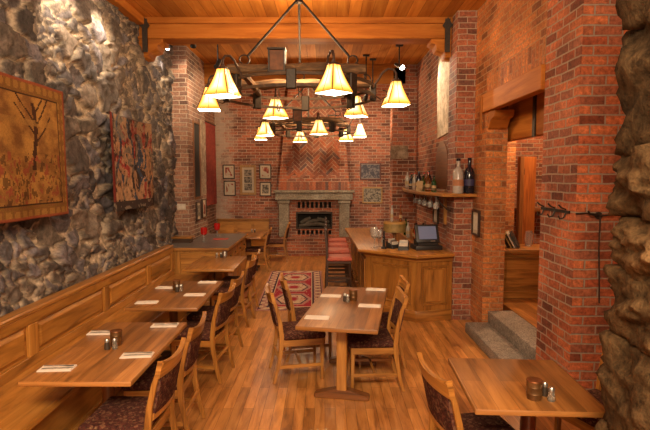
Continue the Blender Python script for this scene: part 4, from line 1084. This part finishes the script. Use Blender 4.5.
# dark window slit on the left pier
wd = struct(MB().box(-2.36, -2.345, 9.0, 9.40, 1.62, 2.95).build('window_1', M['soot']))
fr = MB()
for A in ((8.96, 9.0, 1.58, 2.99), (9.40, 9.44, 1.58, 2.99), (9.0, 9.40, 2.95, 2.99), (9.0, 9.40, 1.58, 1.62)): fr.box(-2.36, -2.33, A[0], A[1], A[2], A[3])
fr.build('window_frame', M['oak_dark'], wd)
# curtain
cu = thing('curtain', 'red curtain hanging in the recess behind the left brick pier', 'curtain', (-2.78, 12.1, 1.30))
mb = MB(); mb.slab(-0.62, 0.62, 0, 1.95, 0.02, lambda x, z: 0.03 * math.sin(x * 42) * (1 - 0.2 * z), 60, 2)
o = mb.build('drape', M['curtain'], cu); o.rotation_euler = (0, 0, R(90))
MB().tube([(0.0, -0.7, 1.97), (0.0, 0.7, 1.97)], 0.015, 8).build('curtain_rod', M['iron'], cu)
sw = thing('wall_switch', 'pale switch plate on the front of the left brick pier', 'switch', (-2.49, 8.66, 1.47))
MB().box(-0.075, 0.075, -0.012, 0, -0.05, 0.05, 0.003).build('plate', M['switch'], sw)
for x in (-0.03, 0.03): MB().box(x - 0.012, x + 0.012, -0.02, -0.012, -0.022, 0.022, 0.002).build('toggle', M['paper'], sw)
# hook rail on the pillar
hk = thing('coat_hook_rail', 'black iron coat hook rail on the brick pillar, nearer the opening', 'hook rail', (2.03, 4.4, 1.70))
MB().box(-0.012, 0, -0.27, 0.27, -0.012, 0.012).build('rail', M['iron'], hk)
for y in (-0.22, -0.02, 0.20):
    MB().tube([(-0.012, y, 0.02), (-0.05, y, 0.035), (-0.075, y, 0.06)], 0.007, 6).build('hook', M['iron'], hk)
    MB().tube([(-0.012, y, -0.01), (-0.03, y, -0.05), (-0.06, y, -0.06), (-0.075, y, -0.03)], 0.007, 6).build('hook', M['iron'], hk)
h2 = thing('coat_hook', 'black iron double hook with hanging cord on pillar front face', 'hook', (2.22, 4.05, 1.68))
MB().lathe([(0.03, 0), (0.03, 0.012), (0, 0.016)], 12).build('back_plate', M['iron'], h2).rotation_euler = (PI / 2, 0, 0)
for s in (-1, 1): MB().tube([(0, -0.01, 0.0), (s * 0.05, -0.04, 0.005), (s * 0.09, -0.05, 0.01), (s * 0.11, -0.05, 0.04)], 0.008, 6).build('hook', M['iron'], h2)
MB().tube([(0.0, -0.03, -0.01), (0.005, -0.02, -0.25), (0.02, -0.018, -0.5), (0.03, -0.015, -0.72)], 0.006, 6).build('cord', M['iron_brown'], h2)
MB().tube([(-0.01, -0.012, 0.01), (-0.10, -0.012, 0.02), (-0.19, -0.012, 0.015)], 0.006, 6).build('tie_rod', M['iron'], h2)

# ------------------------------------------------------------------ chandeliers
def shade_parts(parent, x, y, zb, rz):
    a, t, H = 0.136, 0.045, 0.265
    def ring(h): # bell-flared square
        f = h / H; w = t + (a - t) * (1 - f) ** 1.25
        return w
    mb = MB(); lv = 6; rings = []
    for k in range(lv + 1):
        h = H * k / lv; w = ring(h)
        rings.append([mb.bm.verts.new((sx * w, sy * w, h)) for sx, sy in ((-1, -1), (1, -1), (1, 1), (-1, 1))])
    for A, B in zip(rings, rings[1:]):
        for i in range(4): mb.bm.faces.new((A[i], A[(i + 1) % 4], B[(i + 1) % 4], B[i]))
    mb.bm.faces.new(rings[-1])
    sh = mb.build('lamp_shade', M['shade'], parent, 30, loc=(x, y, zb)); sh.rotation_euler = (0, 0, rz)
    rb = MB()
    for i, (sx, sy) in enumerate(((-1, -1), (1, -1), (1, 1), (-1, 1))):
        rb.tube([(sx * ring(H * k / lv), sy * ring(H * k / lv), H * k / lv) for k in range(lv + 1)], 0.0045, 6)
    for h in (0.0, H):
        w = ring(h) + 0.001; rb.tube([(-w, -w, h), (w, -w, h), (w, w, h), (-w, w, h)], 0.004, 6, True)
    for i in range(4):
        m4 = Matrix.Rotation(i * PI / 2, 4, 'Z')
        rb.tube([m4 @ Vector((0, -ring(H * k / lv) - 0.001, H * k / lv)) for k in range(lv + 1)], 0.0025, 5)
    rb.lathe([(0.055, H), (0.05, H + 0.015), (0.02, H + 0.03), (0.015, H + 0.06)], 12)
    rb.build('shade_lead', M['iron_brown'], sh)
    d = MB(); w = a - 0.01; d.box(-w, w, -w, w, -0.004, 0.004); d.build('diffuser', M['diffuser'], sh)

M['lantern'] = plain('lantern', (0.13, 0.042, 0.012), 0.6, 0.3, 0.4, 14)
M['rod'] = plain('rod', (0.013, 0.007, 0.004), 0.95, 0.0, 0.3, 30)
M['rough_iron'] = wood('rough_iron', (0.02, 0.011, 0.007), (0.06, 0.03, 0.014), (0.20, 0.095, 0.035), 0.7, su=9, sv=20)
def make_chandelier(label, loc, rz, ph, az):
    """origin at the ring plane (Z = 3.03 in the room); az = height of the hook above it"""
    t = thing('chandelier', label, 'chandelier', loc, rz, 'ring chandeliers')
    Rr = 0.86
    for dz, rad in ((0.0, Rr), (-0.12, Rr + 0.01)):
        n = 48
        mb = MB(); prof = [(-0.009, -0.015), (0.009, -0.015), (0.009, 0.015), (-0.009, 0.015)]; rings = []
        for k in range(n):
            a = 2 * PI * k / n
            rings.append([mb.bm.verts.new(((rad + p) * math.cos(a), (rad + p) * math.sin(a), q + dz)) for p, q in prof])
        for k in range(n):
            A, B = rings[k], rings[(k + 1) % n]
            for i in range(4): mb.bm.faces.new((A[i], A[(i + 1) % 4], B[(i + 1) % 4], B[i]))
        mb.build('ring', M['rough_iron'], t)
    for k in range(8):
        a = ph + PI / 8 + 2 * PI * k / 8
        mt = Matrix.Rotation(a, 4, 'Z') @ Matrix.Translation((Rr, 0, -0.06))
        MB().box(-0.035, 0.035, -0.05, 0.05, -0.10, 0.10, 0.008, 1, mt).build('clamp', M['iron'], t)
    # rough cross timbers
    for y in (-0.62, 0.26):
        Lh = 0.72 if y < 0 else 0.86; n = 12; pts = []; rr = []
        for k in range(n + 1):
            x = -Lh + 2 * Lh * k / n
            pts.append((x, y + 0.03 * noise.noise(Vector((x * 3, y, 1))), 0.09 + 0.03 * noise.noise(Vector((x * 3, y, 5)))))
            rr.append(0.052 + 0.022 * noise.noise(Vector((x * 7, y, 9))))
        MB().tube(pts, rr, 9).build('timber', M['rough_timber'], t, 25, grain='x')
    for x in (-0.55, 0.55):
        MB().tube([(x, -0.62, 0.03), (x, 0.0, 0.035), (x, 0.62, 0.03)], [0.035, 0.042, 0.035], 8).build('timber', M['rough_timber'], t, 25, grain='y')
    # small copper lanterns on the timbers
    for x, y in ((-0.20, -0.62), (0.5, 0.26)):
        l = MB().box(x - 0.075, x + 0.075, y - 0.06, y + 0.06, 0.06, 0.27, 0.006).build('lantern', M['lantern'], t)
        fr = MB()
        for sx in (-1, 1):
            for sy in (-1, 1): fr.box(x + sx * 0.08 - 0.008, x + sx * 0.08 + 0.008, y + sy * 0.065 - 0.008, y + sy * 0.065 + 0.008, 0.05, 0.28)
        fr.box(x - 0.095, x + 0.095, y - 0.08, y + 0.08, 0.27, 0.29, 0.004); fr.box(x - 0.095, x + 0.095, y - 0.08, y + 0.08, 0.04, 0.06, 0.004)
        fr.build('lantern_frame', M['iron'], l)
    # three hanging rods, ring and chain link
    for k, a in enumerate((R(205), R(-22), R(92))):
        e = Vector((0.62 * math.cos(a), 0.62 * math.sin(a), 0.30)); top_ = Vector((0, 0, az))
        MB().tube([top_, top_.lerp(e, 0.5), e], 0.014, 8).build('rod', M['rod'], t)
        d = (e - top_).normalized(); side = d.cross(Vector((0, 1, 0))).normalized() if abs(d.y) < 0.8 else Vector((1, 0, 0))
        cen = e + d * 0.055
        MB().tube([cen + (d * math.cos(q) + side * math.sin(q)) * 0.055 for q in [2 * PI * i / 18 for i in range(18)]], 0.009, 6, True).build('link', M['iron'], t)
        e2 = Vector((Rr * math.cos(a), Rr * math.sin(a), 0.02)); c2 = cen + d * 0.055
        nl = 3
        for i in range(nl):
            p0, p1 = c2.lerp(e2, i / nl), c2.lerp(e2, (i + 1) / nl); dd = (p1 - p0); hl = dd.length * 0.6; dd.normalize()
            s2 = dd.cross(Vector((0, 0, 1))).normalized() if i % 2 else dd.cross(Vector((0.3, 1, 0.2))).normalized()
            cm = (p0 + p1) / 2
            MB().tube([cm + dd * math.cos(q) * hl + s2 * math.sin(q) * 0.025 for q in [2 * PI * j / 14 for j in range(14)]], 0.007, 6, True).build('link', M['iron'], t)
    MB().lathe([(0.09, CZ - 3.03 - 0.0), (0.09, CZ - 3.03 - 0.02), (0.03, az + 0.02), (0.03, az - 0.04), (0.045, az - 0.06), (0, az - 0.08)][::-1], 16).build('ceiling_hook', M['iron'], t)
    for k in range(6):
        a = ph + k * PI / 3
        ca, sa = math.cos(a), math.sin(a); x, y = 1.12 * ca, 1.12 * sa
        zb = 2.80 - 3.03; zt = zb + 0.255 + 0.06
        pts = [(Rr * ca, Rr * sa, -0.02), (0.92 * ca, 0.92 * sa, 0.06), (0.97 * ca, 0.97 * sa, 0.14), (1.03 * ca, 1.03 * sa, 0.18), (1.09 * ca, 1.09 * sa, 0.17), (x, y, 0.13), (x, y, zt - 0.02)]
        MB().tube(pts, 0.013, 8).build('arm', M['iron_brown'], t)
        MB().tube([(Rr * ca, Rr * sa, -0.10), (0.95 * ca, 0.95 * sa, -0.16), (1.02 * ca, 1.02 * sa, -0.13), (1.02 * ca, 1.02 * sa, -0.07), (0.97 * ca, 0.97 * sa, -0.06)], 0.008, 6).build('scroll', M['iron_brown'], t)
        shade_parts(t, x, y, zb, a + R(20))
    return t
CA = make_chandelier('nearer iron ring chandelier with six amber shades and rough timbers', (-0.30, 5.95, 3.03), 0, R(-70), 1.02)
CB = make_chandelier('farther iron ring chandelier with six amber shades, before the fireplace', (-0.35, 10.75, 3.03), 0, R(-78), 0.92)

# ------------------------------------------------------------------ track spots
def spot_head(label, loc, aim, power, size=70, blend=0.6, col=(1.0, 0.8, 0.55)):
    loc = Vector(loc); aim = Vector(aim); d = (aim - loc).normalized()
    t = thing('track_spotlight', label, 'spotlight', loc, 0, 'black track spotlights')
    q = d.to_track_quat('-Z', 'Y').to_matrix().to_4x4()
    o = MB().lathe([(0.028, 0.10), (0.034, 0.08), (0.036, -0.05), (0.05, -0.09), (0.045, -0.09), (0.03, -0.06), (0, -0.06)], 16).build('can', M['black'], t); o.matrix_local = q
    o2 = MB().lathe([(0.036, -0.07), (0.036, -0.09), (0.028, -0.11), (0, -0.12)], 14).build('bulb', M['spot_bulb'], t); o2.matrix_local = q
    MB().tube([(0, 0, 0.03), (0, 0, CZ - loc.z)], 0.012, 8).build('stem', M['black'], t)
    MB().box(-0.06, 0.06, -0.03, 0.03, CZ - loc.z - 0.03, CZ - loc.z, 0.004).build('canopy', M['black'], t)
    l = bpy.data.lights.new('spot_lamp', 'SPOT'); l.energy = power; l.color = col; l.spot_size = R(size); l.spot_blend = blend; l.shadow_soft_size = 0.03
    lo = bpy.data.objects.new('spot_lamp', l); COL.objects.link(lo); lo.parent = t; lo.matrix_local = q @ Matrix.Translation((0, 0, -0.16))
    return t
spot_head('black track spotlight beside the left pier, aimed at the pier', (-2.02, 7.85, 4.05), (-2.4, 9.3, 3.2), 40)
spot_head('black track spotlight left of the chandelier, aimed at the stone', (-1.72, 8.2, 3.80), (-2.4, 9.5, 3.2), 70)
spot_head('black track spotlight near the pilaster above the bar', (1.25, 8.6, 3.85), (1.85, 7.75, 3.3), 70)
spot_head('black track spotlight over the bar aimed at the back wall', (0.9, 9.6, 3.65), (1.1, 13.0, 2.0), 160)
spot_head('black track spotlight at the left corbel under the beam', (-2.42, 7.85, 4.05), (-2.6, 8.4, 2.9), 18)
spot_head('black track spotlight right of the chandelier, beyond the beam', (0.75, 9.3, 3.45), (0.5, 13.0, 2.4), 60)
spot_head('black spotlight at the ceiling edge above the farther tapestry', (-2.05, 5.75, 4.08), (-2.6, 5.85, 3.5), 85, 75, 0.9)
spot_head('black spotlight at the ceiling edge above the nearer tapestry', (-2.0, 4.95, 4.08), (-2.6, 5.05, 3.6), 85, 75, 0.9)

# ------------------------------------------------------------------ light
def area(name, loc, aim, w, h, power, col=(1, 0.72, 0.42)):
    l = bpy.data.lights.new(name, 'AREA'); l.shape = 'RECTANGLE'; l.size = w; l.size_y = h; l.energy = power; l.color = col
    o = bpy.data.objects.new(name, l); COL.objects.link(o); o.location = loc
    o.rotation_euler = (Vector(aim) - Vector(loc)).to_track_quat('-Z', 'Y').to_euler(); return o
def point(name, loc, power, col=(1, 0.68, 0.36), r=0.1):
    l = bpy.data.lights.new(name, 'POINT'); l.energy = power; l.color = col; l.shadow_soft_size = r
    o = bpy.data.objects.new(name, l); COL.objects.link(o); o.location = loc; return o
area('front_fill', (0.0, -1.0, 3.9), (0.0, 6.0, 0.8), 3.0, 1.0, 420, (1, 0.77, 0.5))  # unseen fill added behind the camera to brighten the room
point('side_room_lamp', (3.6, 7.6, 3.2), 150)
point('chandelier_fill', (-0.30, 5.95, 3.45), 85)  # bulbless uplights added above both rings to brighten the ceiling
point('chandelier_fill', (-0.35, 10.75, 3.45), 135)
w = bpy.data.worlds.new('world'); scene.world = w; w.use_nodes = True
bg = w.node_tree.nodes['Background']; bg.inputs[0].default_value = (1.0, 0.77, 0.54, 1); bg.inputs[1].default_value = 0.62

scene.view_settings.view_transform = 'Standard'
scene.view_settings.look = 'None'
scene.view_settings.exposure = 0.32
